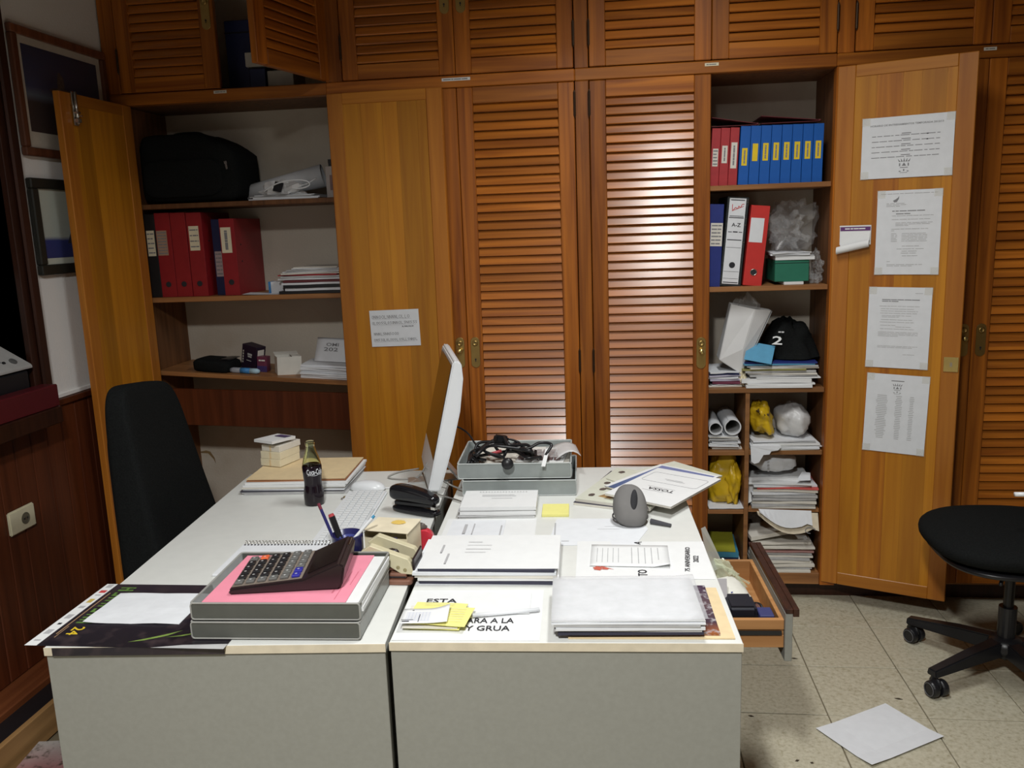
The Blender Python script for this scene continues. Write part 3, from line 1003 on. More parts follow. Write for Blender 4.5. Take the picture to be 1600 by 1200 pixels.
# small calendar block with its page curling up
t = thing('tear_off_calendar', 'small purple headed tear-off pad with a curled page on the right door', 'calendar', on_right_door(0.081, 1.466, 0.0006), R(-22.8))
O('pad', T(SHEET(0.108, 0.068, 0.002, 2, 2), rx=R(90)), WHITE, t)
O('header', T(B(-0.052, 0.052, 0, 0.0006, 0, 0.014), loc=(0, -0.0028, 0.017)), mat('purple_print', (0.12, 0.03, 0.16), 0.6), t)
O('header_lines', T(LINES(words(-0.036, 0.034, 0.0245, 0.0045, rn, 0.003)), loc=(0, -0.0032, 0), rx=R(90)), WHITE, t)
O('top_strip', T(B(-0.055, 0.054, 0, 0.0008, 0, 0.005), loc=(0, -0.0030, 0.0315)), WHITE, t)


def curl_roll():
    """page hanging from the pad and rolled up into a loose tube at its lower edge"""
    V, F, n, m = [], [], 22, 6
    for i in range(m + 1):
        u = i / m
        x = -0.062 + 0.112 * u
        for k in range(n + 1):
            a = R(-95) + R(330) * k / n
            r_ = 0.0145 - 0.004 * k / n
            V.append((x, -0.0165 - r_ * math.cos(a) * 0.9 + 0.0, -0.030 - 0.026 * (1 - u) + r_ * math.sin(a) * -1.0))
    for i in range(m):
        for k in range(n):
            q = i * (n + 1) + k
            F.append((q, q + 1, q + n + 2, q + n + 1))
    return V, F


O('curled_page', curl_roll(), WHITE, t, smooth=True)
O('hanging_page', ([(-0.052, -0.0034, 0.014), (0.052, -0.0034, 0.014), (0.050, -0.010, -0.018), (-0.050, -0.012, -0.040)], [(0, 1, 2, 3)]), WHITE, t)

# handwritten note on the folded middle door
FD = Vector((-1.080, 3.309, 0))
fd = Vector((math.cos(R(-2)), math.sin(R(-2)), 0))
p = FD + fd * 0.219
t = thing('handwritten_note', 'white paper with handwritten capitals taped to the folded plain door', 'note', (p.x + math.sin(R(-2)) * 0.0134, p.y - 0.0134 * math.cos(R(2)), 1.160), R(-2), ry=R(-1.2))
O('paper', T(SHEET(0.203, 0.146, 0.0004, 4, 4), rx=R(90)), WHITE2, t)
G = []
for z_, x0, x1, hgt in ((0.046, -0.092, 0.058, 0.013), (0.022, -0.092, 0.088, 0.011), (0.006, 0.03, 0.075, 0.005), (-0.022, -0.088, 0.012, 0.011), (-0.046, -0.09, 0.088, 0.010)):
    x = x0
    while x < x1:
        w_ = hgt * rn.uniform(0.45, 0.7)
        kind = rn.randrange(4)
        a = (x, z_ - hgt / 2, 0)
        if kind == 0:
            pts = [(x, z_ - hgt / 2, 0), (x, z_ + hgt / 2, 0), (x + w_, z_ - hgt / 2, 0), (x + w_, z_ + hgt / 2, 0)]
        elif kind == 1:
            pts = [(x + w_, z_ + hgt / 2, 0), (x, z_ + hgt / 3, 0), (x + w_, z_ - hgt / 6, 0), (x, z_ - hgt / 2, 0)]
        elif kind == 2:
            pts = [(x, z_ + hgt / 2, 0), (x, z_ - hgt / 2, 0), (x + w_, z_ - hgt / 2, 0)]
        else:
            pts = [(x + w_ * 0.5 + w_ * 0.5 * math.cos(q), z_ + hgt * 0.45 * math.sin(q), 0) for q in [k * math.pi / 4 for k in range(9)]]
        for q in range(len(pts) - 1):
            va, vb = Vector(pts[q]), Vector(pts[q + 1])
            dv = vb - va
            if dv.length < 1e-5:
                continue
            nn = Vector((-dv.y, dv.x, 0)).normalized() * 0.0007
            G.append(([tuple(va - nn), tuple(vb - nn), tuple(vb + nn), tuple(va + nn)], [(0, 1, 2, 3)]))
        x += w_ + hgt * rn.uniform(0.15, 0.4)
O('handwriting', T(J(*G), loc=(0, -0.0009, 0), rx=R(90)), INKG, t)
O('ruled_lines', T(LINES([(-0.09, 0.07, 0.037, 0.0007), (-0.09, 0.088, 0.013, 0.0007), (-0.09, 0.08, -0.054, 0.0009)]), loc=(0, -0.0008, 0), rx=R(90)), INKL, t)

# ================================================================== left wall: pictures, socket, window board, telephone
def frame(name, label, y0, y1, z0, z1, fw, fm, matw, matm, pm, fmat2=None):
    t = thing(name, label, 'picture', (XL + 0.001, (y0 + y1) / 2, (z0 + z1) / 2), R(90))
    w, h = y1 - y0, z1 - z0
    # local x runs along the wall away from the camera; local -y faces the room
    O('frame_rail', B(-w / 2, w / 2, -0.022, 0, h / 2 - fw, h / 2), fm, t, bevel=0.004)
    O('frame_rail', B(-w / 2, w / 2, -0.022, 0, -h / 2, -h / 2 + fw), fm, t, bevel=0.004)
    O('frame_stile', B(-w / 2, -w / 2 + fw, -0.022, 0, -h / 2 + fw, h / 2 - fw), fm, t, bevel=0.004)
    O('frame_stile', B(w / 2 - fw, w / 2, -0.022, 0, -h / 2 + fw, h / 2 - fw), fm, t, bevel=0.004)
    O('mount', B(-w / 2 + fw, w / 2 - fw, -0.009, -0.002, -h / 2 + fw, h / 2 - fw), matm, t)
    a, b2 = fw + matw[0], fw + matw[1]
    O('print', B(-w / 2 + a, w / 2 - a, -0.0100, -0.0091, -h / 2 + b2, h / 2 - fw - matw[2]), pm, t)
    O('glass', B(-w / 2 + fw, w / 2 - fw, -0.0125, -0.0115, -h / 2 + fw, h / 2 - fw), mat('picture_glass', (0.9, 0.9, 0.9), 0.03, alpha=0.015, spec=0.2), t)
    return t


pf = frame('framed_picture', 'framed dark blue picture with a cream mount on the left wall', 2.779, 3.324, 1.842, 2.274, 0.030, wood('picture_frame_wood', (0.09, 0.03, 0.015), (0.17, 0.06, 0.03), 'Z'), (0.026, 0.055, 0.026),
           mat('cream_mount', (0.50, 0.45, 0.38), 0.8), picture('night_scene_print', [(0.0, (0.030, 0.010, 0.007)), (0.38, (0.030, 0.012, 0.010)), (0.46, (0.10, 0.12, 0.17)), (0.56, (0.016, 0.028, 0.095)), (1.0, (0.008, 0.014, 0.055))], 2, None, 5))
# pale boat-like form in the middle of the print
O('print_motif', J(T(BLOB(0.075, 0.0012, 0.020, 0.4, 5, 20, 8, 3.0), loc=(-0.01, -0.0105, 0.075)), T(BLOB(0.020, 0.0012, 0.035, 0.4, 9, 16, 8, 3.0), loc=(-0.02, -0.0105, 0.115))), mat('motif_print', (0.085, 0.062, 0.055), 0.5, var=0.5, scale=60), pf, loc=(0, 0, -0.06))
pf2 = frame('framed_picture', 'small black framed sailing picture below the larger one on the wall', 2.777, 3.190, 1.432, 1.768, 0.036, mat('black_frame', (0.018, 0.018, 0.014), 0.4), (0.012, 0.022, 0.010),
            mat('pale_mount', (0.52, 0.54, 0.46), 0.8), picture('sea_print', [(0.0, (0.012, 0.020, 0.14)), (0.30, (0.014, 0.024, 0.17)), (0.36, (0.42, 0.46, 0.42)), (1.0, (0.50, 0.54, 0.47))], 2, None, 8))
O('sail_motif', T(PRISM([(-0.06, -0.06), (0.05, -0.06), (0.055, 0.10), (0.04, 0.11)], 0.0006), loc=(0.03, -0.0102, 0.0), rx=R(90)), mat('dark_sail_print', (0.02, 0.02, 0.03), 0.5), pf2)

so = thing('power_socket', 'cream wall socket on the wood wainscot', 'socket', (XL + 0.0142, 2.499, 0.635), R(90))
O('cover_plate', B(-0.062, 0.062, -0.012, 0, -0.040, 0.040), mat('cream_socket_plastic', (0.62, 0.58, 0.42), 0.4), so, bevel=0.004, seg=2)
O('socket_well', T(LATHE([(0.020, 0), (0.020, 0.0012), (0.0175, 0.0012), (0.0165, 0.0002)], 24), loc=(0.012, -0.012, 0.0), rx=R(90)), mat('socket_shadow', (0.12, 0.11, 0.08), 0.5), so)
for dx in (-0.008, 0.008):
    O('pin_hole', T(LATHE([(0.003, 0), (0.003, 0.0008)], 10), loc=(0.012 + dx, -0.0131, 0), rx=R(90)), INK, so)
O('screw', T(LATHE([(0.004, 0), (0.004, 0.001)], 12), loc=(0.012, -0.0131, 0.0), rx=R(90)), CHROME, so)

tag(O('window_board', B(-1.964, -1.903, 1.62, 2.668, 0.9885, 1.066), REDFOLD, bevel=0.004), 'dark red lacquered board across the service window sill', 'board')
ph = thing('telephone', 'grey desk telephone on the service window sill', 'telephone', (-2.020, 2.46, 0.9885), R(90))
O('base', B(-0.19, 0.165, -0.048, 0.044, 0.0, 0.135), BLACK, ph, bevel=0.006)
wedge = ([(-0.20, -0.052, 0.136), (0.185, -0.052, 0.136), (0.17, 0.046, 0.203), (-0.20, 0.046, 0.203), (-0.20, -0.052, 0.150), (0.185, -0.052, 0.150), (0.165, 0.046, 0.220), (-0.20, 0.046, 0.220)], B(0, 1, 0, 1, 0, 1)[1])
O('keypad_panel', wedge, GPLAS, ph, bevel=0.004)
for k in range(7):
    O('key', T(B(-0.005, 0.005, -0.004, 0.004, 0, 0.005), loc=(-0.02 + k * 0.017, -0.024 + 0.006 * (k % 2), 0.1695 + 0.0043 * (k % 2)), rx=R(35.5)), BLACK, ph)
O('round_button', T(LATHE([(0.013, 0), (0.013, 0.005), (0.010, 0.006)], 16), loc=(0.125, -0.025, 0.1685), rx=R(35.5)), mat('dark_grey_plastic', (0.10, 0.10, 0.10), 0.4), ph)
O('speaker_disc', T(LATHE([(0.03, 0), (0.03, 0.004)], 24), loc=(-0.06, 0.004, 0.189), rx=R(35.5)), mat('dark_grey_plastic', (0.10, 0.10, 0.10), 0.4), ph)
t = thing('propped_paper', 'white sheet propped in the service window behind the telephone', 'paper', (-2.086, 2.475, 1.232), R(90), rx=R(-2))
O('sheet', B(-0.2, 0.08, -0.0008, 0, 0.0, 0.20), WHITE, t)
O('support_card', B(-0.20, 0.075, 0.0004, 0.002, -0.24, 0.16), BROWNP, t)

# things in the overhead cabinet whose door is ajar
t = thing('file_box', 'dark navy file box in the dim overhead cabinet', 'box', (-1.485, 3.47, UZ0 - 0.005))
O('body', B(-0.055, 0.055, 0, 0.18, 0, 0.285), NAVYC, t, bevel=0.002)
O('lid_edge', B(-0.0555, 0.0555, -0.0015, 0, 0.235, 0.240), BLACK, t)
t = thing('file_box', 'low dark box under a white card in the overhead cabinet', 'box', (-1.37, 3.41, UZ0 - 0.005))
O('body', B(-0.055, 0.01, 0, 0.2, 0, 0.085), NAVYC, t, bevel=0.002)
O('lid', B(-0.056, 0.011, -0.001, 0.201, 0.0855, 0.090), BLACK, t)
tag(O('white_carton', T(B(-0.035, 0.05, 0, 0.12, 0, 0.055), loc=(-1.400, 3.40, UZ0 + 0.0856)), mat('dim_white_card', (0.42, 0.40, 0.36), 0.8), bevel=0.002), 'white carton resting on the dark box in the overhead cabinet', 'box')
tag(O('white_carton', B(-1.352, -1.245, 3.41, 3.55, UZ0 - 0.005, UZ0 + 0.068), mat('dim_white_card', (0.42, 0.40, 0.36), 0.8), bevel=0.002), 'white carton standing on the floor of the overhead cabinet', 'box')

# ================================================================== shelves of the left cupboard
S1, S2 = 1.6835, 1.3005
bag = thing('travel_bag', 'black fabric travel bag on the top left shelf', 'bag', (-1.715, 3.50, S1))
g = BLOB(0.212, 0.125, 0.140, 0.04, 3, 48, 34, 1.3, None, 0.24)
g = ([(x - 0.02 * max(0, z - 0.08) / 0.06 * (1 if x > 0 else 0) * 2, y_, z * (1 - 0.32 * max(0, (x - 0.10)) / 0.11 * (1 if z > 0 else 0)) + 0.139) for x, y_, z in g[0]], g[1])
O('body', g, BLACKF, bag, smooth=True)
O('front_pocket', T(BLOB(0.17, 0.016, 0.075, 0.05, 8, 28, 16, 1.3, None, 0.4), loc=(-0.02, -0.122, 0.10)), BLACKF, bag, smooth=True)
O('zip', TUBE(SPLINE([(-0.18, -0.10, 0.235), (-0.05, -0.118, 0.243), (0.08, -0.116, 0.235), (0.165, -0.085, 0.20), (0.190, -0.05, 0.12)], 6), 0.003, 6), BLACK, bag)
O('zip_pull', J(B(-0.004, 0.004, -0.002, 0.002, -0.022, 0.0), B(-0.006, 0.006, -0.003, 0.003, 0.0, 0.010)), CHROME, bag, loc=(0.171, -0.124, 0.150), ry=R(-8))
O('carry_handle', TUBE(SPLINE([(-0.09, -0.05, 0.268), (-0.06, -0.05, 0.282), (0.03, -0.05, 0.282), (0.06, -0.05, 0.266)], 6), 0.006, 8), BLACKF, bag)

t, hh = stack('document_pile', 'flat papers under the plastic bag on the top left shelf', 'papers', (-1.315, 3.47, S1), R(1), 0.29, 0.20, [(0.004, WHITE2, 0.0, 0), (0.005, WHITE2, 0.008, 0.004, 2, 0.95), (0.004, GREYP, -0.01, 0.006, -2, 0.9), (0.003, WHITE2, 0.0, 0.01, 1, 0.86)], 21)
roll = thing('paper_roll', 'large white paper roll lying tilted on the top left shelf', 'roll', (-1.362, 3.535, S1 + 0.066), R(8), ry=R(-11))
RP = []
for i in range(2):
    pass
ang = [k * 2 * math.pi / 28 for k in range(29)]
V, F = [], []
for (x, ro) in ((-0.165, 0.033), (0.165, 0.048)):
    for a in range(28):
        V.append((x, ro * math.cos(ang[a]), ro * math.sin(ang[a])))
for (x, ro) in ((0.165, 0.0465), (-0.165, 0.0315)):
    for a in range(28):
        V.append((x, ro * math.cos(ang[a]), ro * math.sin(ang[a])))
for q in range(4):
    for a in range(28):
        n0, n1 = q * 28, ((q + 1) % 4) * 28
        F.append((n0 + a, n0 + (a + 1) % 28, n1 + (a + 1) % 28, n1 + a))
O('rolled_sheet', (V, F), WHITE2, roll, smooth=True)
O('inner_turn', TUBE([(-0.16, 0, -0.004), (0.158, 0.002, -0.004)], [0.024, 0.036], 24, caps=False), GREYP, roll, smooth=True)
t = thing('plastic_bag', 'crumpled clear plastic bag with a dark label on the left shelf papers', 'bag', (-1.325, 3.425, S1 + hh))
O('film', BLOB(0.085, 0.05, 0.055, 0.7, 4, 26, 16, 2.2, 0.0005), TBAG, t)
O('dark_card', T(B(-0.018, 0.018, -0.001, 0.001, 0, 0.04), loc=(-0.012, -0.056, 0.012), ry=R(14), rx=R(-20)), BLACK, t)
tag(O('cable', TUBE(SPLINE([(-1.40, 3.385, 1.716), (-1.34, 3.375, 1.745), (-1.27, 3.375, 1.757), (-1.215, 3.38, 1.752), (-1.205, 3.385, 1.735), (-1.24, 3.385, 1.724), (-1.28, 3.39, 1.728), (-1.22, 3.40, 1.742), (-1.185, 3.42, 1.765)], 8), 0.0028, 8), WPLAS, smooth=True), 'white cable loop in front of the paper roll on the left shelf', 'cable')
t = thing('small_carton', 'small pale carton at the right end of the top left shelf', 'box', (-1.118, 3.42, S1))
O('body', B(-0.028, 0.028, 0, 0.06, 0, 0.125), mat('pale_carton', (0.45, 0.40, 0.38), 0.7), t, bevel=0.001)
O('panel_print', B(-0.012, 0.020, -0.0008, 0, 0.03, 0.09), mat('carton_print', (0.24, 0.15, 0.14), 0.7), t)
t = thing('dark_carton', 'dark flat carton behind the small pale carton on the left shelf', 'box', (-1.13, 3.52, S1))
O('body', B(-0.035, 0.035, 0, 0.10, 0, 0.15), BLACK, t, bevel=0.001)
O('flap', B(-0.035, 0.035, -0.002, 0, 0.145, 0.16), BLACK, t)

# binders of the second shelf
gr = 'files on the second left shelf'
binder('black binder with a cream label, first beside the open left door', -1.9075, 3.385, S2, 0.046, 0.345, 0.26, mat('black_card', (0.014, 0.013, 0.013), 0.5), lab=(0.225, 0.034, 0.105, CREAM, 5), group=gr)
binder('red binder with a ruled dim label, leftmost of the red ones', -1.8500, 3.385, S2, 0.066, 0.348, 0.265, REDB, lab=(0.225, 0.045, 0.102, mat('dim_tan_label', (0.40, 0.26, 0.18), 0.8), 8, -0.008), hole=0.053, group=gr)
binder('plain red binder without a label, second of the left red ones', -1.7815, 3.385, S2, 0.066, 0.347, 0.265, REDB, hole=0.053, group=gr)
binder('red binder with a scribbled cream label, third of the left red ones', -1.7120, 3.385, S2, 0.066, 0.345, 0.265, REDB, lab=(0.240, 0.043, 0.100, CREAM, 4, -0.004), hole=0.053, group=gr, rivets=True)
binder('thin navy binder with a pale label between the red binders', -1.6375, 3.425, S2, 0.040, 0.315, 0.23, NAVYC, lab=(0.130, 0.030, 0.105, mat('mauve_label', (0.46, 0.36, 0.36), 0.8), 6), group=gr)
binder('shorter red binder standing apart with a big handwritten label', -1.5720, 3.385, S2, 0.064, 0.315, 0.27, REDB, lab=(0.228, 0.044, 0.104, CREAM, -1, -0.006), hole=0.055, group=gr, rivets=True)
tag(O('loose_sheet', T(SHEET(0.16, 0.10, 0.0008, 6, 4, lambda u, v: 0.004 * (1 - u) ** 2), loc=(-1.445, 3.42, S2 + 0.0003), rz=R(4)), WHITE2), 'white sheet sticking out beside the shorter red binder', 'paper')
t = thing('ink_carton', 'tiny blue and white carton between binder and folder pile', 'box', (-1.400, 3.425, S2 + 0.0012))
O('body', B(-0.030, 0.034, 0, 0.05, 0, 0.048), WHITE2, t, bevel=0.001)
O('blue_band', B(-0.0306, -0.020, -0.0006, 0.0506, 0.0, 0.0484), mat('bright_blue_print', (0.05, 0.22, 0.50), 0.5), t)
t, hh = stack('folder_pile', 'pile of folders and papers at the right end of the second left shelf', 'papers', (-1.232, 3.475, S2), R(0), 0.265, 0.21,
              [(0.012, BLACK, 0.0, 0), (0.010, WHITE2, 0.012, 0.004, 0, 0.9), (0.012, BLACK, 0.01, 0.0, 1, 0.93), (0.008, WHITE2, 0.01, 0, -1, 0.97), (0.010, MAROON, 0.012, 0.004, 1, 0.95), (0.006, WHITE2, 0, 0.0, 0, 1.0), (0.008, GREYP, 0.006, 0, 2, 0.98), (0.005, REDB3, -0.004, 0.002, -2, 0.96), (0.006, OFFW, 0.004, 0, 3, 0.95), (0.004, WHITE2, 0.012, 0, -2, 0.92), (0.006, GREYP, 0.02, 0.0, 2, 0.88), (0.004, WHITE2, 0.03, 0.0, 4, 0.80), (0.004, OFFW, 0.035, 0, -3, 0.72)], 31, wave=0.003, pname='folder')

# things on the sagging shelf
def z3(x):
    return 0.9632 - 0.0682 * (x + 1.512)


TL = R(3.9)
t = thing('pouch', 'flat black zipped pouch on the sagging shelf', 'pouch', (-1.70, 3.44, z3(-1.70)), ry=TL)
O('body', T(BLOB(0.088, 0.075, 0.030, 0.12, 2, 28, 16, 1.3, -0.024, 0.5), loc=(0, 0, 0.0245)), BLACKF, t, smooth=True)
O('flap', T(SHEET(0.14, 0.10, 0.002, 8, 4, lambda u, v: 0.052 * math.sin(min(1, u * 1.1) * 1.6) * 0.5 + 0.022), loc=(0.01, 0.005, 0.006)), BLACK, t, smooth=True)
t = thing('cartridge_box', 'black and purple cartridge box leaning back on the sagging shelf', 'box', (-1.578, 3.475, z3(-1.545) + 0.004), R(-22), ry=R(12))
O('body', B(-0.042, 0.042, 0, 0.055, 0, 0.108), mat('dark_purple_box', (0.020, 0.011, 0.026), 0.4), t, bevel=0.001)
O('side_lettering', T(LINES([(-0.035 + 0.0, -0.030, 0.03 + 0.012 * k, 0.008) for k in range(5)]), loc=(0, -0.0004, 0), rx=R(90)), OFFW, t)
O('front_lettering', T(LINES([(-0.008, 0.018, 0.070, 0.009), (-0.006, 0.016, 0.060, 0.007), (-0.012, 0.016, 0.042, 0.003)]), loc=(0, -0.0004, 0), rx=R(90)), GREYP, t)
O('side_label', T(B(0, 0.0004, 0.008, 0.045, 0.06, 0.095), loc=(0.0422, 0, 0)), OFFW, t)
t = thing('cartridge_box', 'small pink and purple cartridge box beside the white open box', 'box', (-1.502, 3.45, z3(-1.502)), ry=TL)
O('body', B(-0.024, 0.020, 0, 0.04, 0, 0.066), mat('pink_purple_box', (0.14, 0.028, 0.06), 0.45), t, bevel=0.001)
O('lettering', T(LINES([(-0.016, -0.006, 0.05, 0.006), (-0.004, 0.012, 0.05, 0.006)]), loc=(0, -0.0004, 0), rx=R(90)), OFFW, t)
O('lower_print', B(-0.0243, 0.0203, -0.0004, 0, 0.0, 0.026), mat('violet_print', (0.05, 0.03, 0.12), 0.5), t)
t = thing('glue_tube', 'small clear and blue tube lying in front of the cartridge boxes', 'tube', (-1.552, 3.395, z3(-1.552) + 0.0125), ry=TL)
O('clear_end', TUBE([(-0.068, 0, 0), (-0.055, 0, 0), (-0.022, 0, 0)], [0.008, 0.012, 0.012], 14), mat('pale_clear_tube', (0.45, 0.47, 0.52), 0.15, alpha=0.6), t, smooth=True)
O('blue_wrap', TUBE([(-0.022, 0, 0), (0.02, 0, 0)], 0.0124, 14), mat('bright_blue_print', (0.05, 0.22, 0.50), 0.5), t, smooth=True)
O('pale_end', TUBE([(0.02, 0, 0), (0.05, 0, 0), (0.062, 0, 0)], [0.012, 0.012, 0.006], 14), mat('pale_blue_plastic', (0.40, 0.58, 0.68), 0.4), t, smooth=True)
t = thing('white_box', 'open white cardboard box on the sagging shelf', 'box', (-1.412, 3.398, z3(-1.38)), R(30), ry=R(2.0))
WB = mat('white_carton_card', (0.66, 0.64, 0.58), 0.75, var=0.04)
O('wall', B(-0.001, 0.001, 0, 0.075, 0, 0.078), WB, t)
O('wall', B(0.001, 0.099, 0.0, 0.002, 0, 0.078), WB, t)
O('wall', B(0.099, 0.101, 0, 0.075, 0, 0.078), WB, t)
O('wall', B(0.001, 0.099, 0.073, 0.075, 0, 0.078), WB, t)
O('base', B(0.001, 0.099, 0.002, 0.073, 0, 0.002), WB, t)
O('flap', T(B(0, 0.1, 0, 0.045, 0, 0.0012), loc=(0, 0.074, 0.0785), rx=R(10)), WB, t)
O('flap', T(B(0, 0.04, 0.002, 0.073, 0, 0.0012), loc=(0.062, 0, 0.079), ry=R(4)), WB, t)
lay = [(0.007, WHITE2, 0.004 * (k % 2), -0.004 * (k % 3), (-1) ** k * 1.5) for k in range(7)]
t, hh = stack('envelope_pile', 'bundle of printed white envelopes at the right of the sagging shelf', 'envelopes', (-1.205, 3.455, z3(-1.205)), 0, 0.20, 0.16, lay, 41, wave=0.0035, pname='envelope')
t.rotation_euler = (0, TL, 0)
t = thing('programme_sheet', 'curved printed sheet standing on the envelope bundle', 'paper', (-1.185, 3.44, z3(-1.185) + hh + 0.002), ry=TL)
g = SHEET(0.17, 0.115, 0.0008, 6, 10, lambda u, v: (0.0, -0.065 * v, 0.095 * v ** 1.15))
O('sheet', T(g, loc=(0.0, 0.075, 0.0)), WHITE2, t, smooth=True)
O('lettering', T(J(TXT('OMI', 0.055, 0.015, (0.0, 0.088, 0)), TXT('202', 0.062, 0.017, (-0.004, 0.066, 0)), LINES([(-0.06, 0.06, 0.108, 0.002)])), loc=(-0.015, 0.0125, -0.009), rx=R(62)), INKG, t)

# ================================================================== shelves of the paper cupboard
T1, T2, T3 = 1.6675, 1.2845, 0.8845
YS = 3.375
gr = 'slim binders on the top shelf of the paper cupboard'
for k, (xx, lab, mm) in enumerate([(0.3935, 'worn red slim binder with a dark striped label, half hidden by the closed louvred door', None), (0.4275, 'worn red slim binder with a rectangular white label, middle of three', None), (0.4620, 'worn red slim binder with a torn tapering white label', None)]):
    lb = [(0.105, 0.020, 0.065, OFFW, 5), (0.115, 0.020, 0.064, OFFW, -1), (0.110, 0.022, 0.095, OFFW, -1)][k]
    binder(lab, xx, YS, T1, 0.0325, 0.212, 0.24, REDB3, lean=R(2.6), lab=lb, group=gr)
ords = ['first', 'second', 'third', 'fourth', 'fifth', 'sixth', 'seventh', 'eighth']
for k in range(8):
    extra = [' and a low yellow label', ', plain label', '', '', '', '', ' with white tips on its label', ' against the right side'][k]
    binder('blue slim binder%s, %s blue one from the red binders' % (extra, ords[k]), 0.5015 + k * 0.0388, YS, T1, 0.0365, 0.215 - 0.0004 * k, 0.24, BLUEB, lean=R(2.6 - 0.25 * k),
           lab=(0.103 if k == 0 else 0.118, 0.020, 0.064, YELL, -1 if k != 1 else 0), group=gr)
for k, (x0, x1, up_) in enumerate([(0.385, 0.556, 0.030), (0.568, 0.782, 0.024)]):
    t = thing('folder', ['maroon folder lying half open on the red slim binders', 'maroon folder lying half open on the blue slim binders'][k], 'folder', ((x0 + x1) / 2, YS + 0.01, T1 + (0.2175 if k == 0 else 0.2205)))
    w = x1 - x0
    O('lower_cover', B(-w / 2, w / 2, 0, 0.22, 0, 0.003), MAROON, t, bevel=0.001)
    O('upper_cover', T(B(-w, 0, 0, 0.22, 0, 0.003), loc=(w / 2 - 0.002, 0, 0.004), ry=math.atan2(up_, w)), MAROON, t, bevel=0.001)
    O('spine', TUBE([(w / 2 - 0.002, 0, 0.0045), (w / 2 - 0.002, 0.22, 0.0045)], 0.0045, 8), MAROON, t, smooth=True)

gr = 'lever arch files on the second shelf of the paper cupboard'
binder('dark blue binder with a white label leaning on the closed door side', 0.3925, YS, T2, 0.055, 0.315, 0.26, DBLUE, lean=R(2.5), lab=(0.200, 0.045, 0.088, OFFW, 6, 0.004), group=gr)
az = binder('tall black binder with white A-Z spine label', 0.4585, YS, T2, 0.080, 0.340, 0.27, mat('marbled_black_card', (0.016, 0.020, 0.022), 0.5, var=0.5, scale=120), lean=R(4.8), lab=(0.172, 0.062, 0.326, WHITE2, 0, -0.001), hole=0.082, group=gr)
O('az_print', T(J(TXT('A-Z', 0.034, 0.014, (0.002, 0.235, 0)), LINES([(-0.026, 0.026, 0.328, 0.003), (-0.028, 0.028, 0.262, 0.003), (-0.026, -0.012, 0.208, 0.0025), (-0.008, 0.010, 0.2085, 0.004), (0.014, 0.027, 0.208, 0.0025), (-0.027, 0.027, 0.178, 0.003), (-0.028, 0.028, 0.149, 0.001), (-0.029, 0.029, 0.057, 0.001), (-0.029, 0.029, 0.030, 0.001), (-0.028, 0.028, 0.015, 0.003), (-0.026, 0.026, 0.268, 0.002)])), loc=(-0.001, -0.0012, 0), rx=R(90)), INK, az)['kind'] = 'stuff'
scr = SPLINE([(-0.020, 0.312, 0), (-0.018, 0.288, 0), (-0.008, 0.300, 0), (0.0, 0.296, 0), (0.004, 0.306, 0), (0.010, 0.300, 0), (0.016, 0.312, 0), (0.024, 0.314, 0)], 5)
O('red_script', T(J(TUBE(scr, 0.0013, 5), TUBE(SPLINE([(-0.020, 0.287, 0), (0.0, 0.296, 0), (0.022, 0.306, 0)], 5), 0.0009, 5)), loc=(0, -0.0012, 0), rx=R(90), s=(1, 1, 0.2)), REDINK, az)
O('back_edge_studs', J(*[T(LATHE([(0.0022, 0), (0.0022, 0.001)], 8), loc=(0.0355, -0.0002, z), rx=R(90)) for z in (0.33, 0.322, 0.26, 0.236, 0.17)]), CHROME, az)
binder('bright red binder with a blank white label leaning on the A-Z binder', 0.5420, YS, T2, 0.070, 0.305, 0.265, REDB2, lean=R(5.4), lab=(0.212, 0.050, 0.092, WHITE2, 0, -0.006), hole=0.052, rim=True, group=gr)
tag(O('paper_pad', B(0.662, 0.735, YS - 0.005, YS + 0.15, T2, T2 + 0.011), WHITE, bevel=0.001), 'white pad under the green box', 'pad')
t = thing('green_box', 'green cardboard box with papers piled on top', 'box', (0.690, YS + 0.004, T2 + 0.0115))
O('body', B(-0.062, 0.066, 0, 0.2, 0, 0.082), GREENB, t, bevel=0.002)
O('lid_line', B(-0.0625, 0.0665, -0.0006, 0, 0.070, 0.072), BLACK, t)
t, hh = stack('document_pile', 'white papers lying on the green box', 'papers', (0.700, YS + 0.10, T2 + 0.0945), R(-2), 0.145, 0.20, [(0.012, WHITE, 0.005, 0), (0.004, GREYP, 0.0, 0, 2), (0.006, WHITE2, -0.008, 0, -3), (0.003, WHITE2, -0.012, -0.004, 3)], 51, wave=0.004)
t = thing('plastic_bag', 'clear crumpled plastic bag above the green box', 'bag', (0.705, YS + 0.12, T2 + 0.0945 + hh + 0.09))
O('film', BLOB(0.085, 0.09, 0.100, 0.75, 11, 34, 22, 2.0), mat('grey_clear_film', (0.62, 0.62, 0.62), 0.06, alpha=0.17, var=0.2, scale=10), t)
O('crease_film', T(BLOB(0.055, 0.06, 0.055, 0.9, 15, 28, 18, 2.6), loc=(-0.02, -0.03, -0.02)), mat('grey_clear_film', (0.62, 0.62, 0.62), 0.06, alpha=0.17, var=0.2, scale=10), t)
t = thing('bubble_wrap', 'small clump of clear wrap at the right of the green box', 'wrap', (0.787, YS + 0.04, T2))
O('film', T(BLOB(0.026, 0.035, 0.055, 0.6, 23, 24, 18, 3.0), loc=(0, 0, 0.062)), mat('grey_clear_film', (0.62, 0.62, 0.62), 0.06, alpha=0.17, var=0.2, scale=10), t)
O('foot_film', T(BLOB(0.028, 0.035, 0.02, 0.5, 29, 20, 12, 3.0, -0.017), loc=(0, 0, 0.018)), mat('grey_clear_film', (0.62, 0.62, 0.62), 0.06, alpha=0.17, var=0.2, scale=10), t)

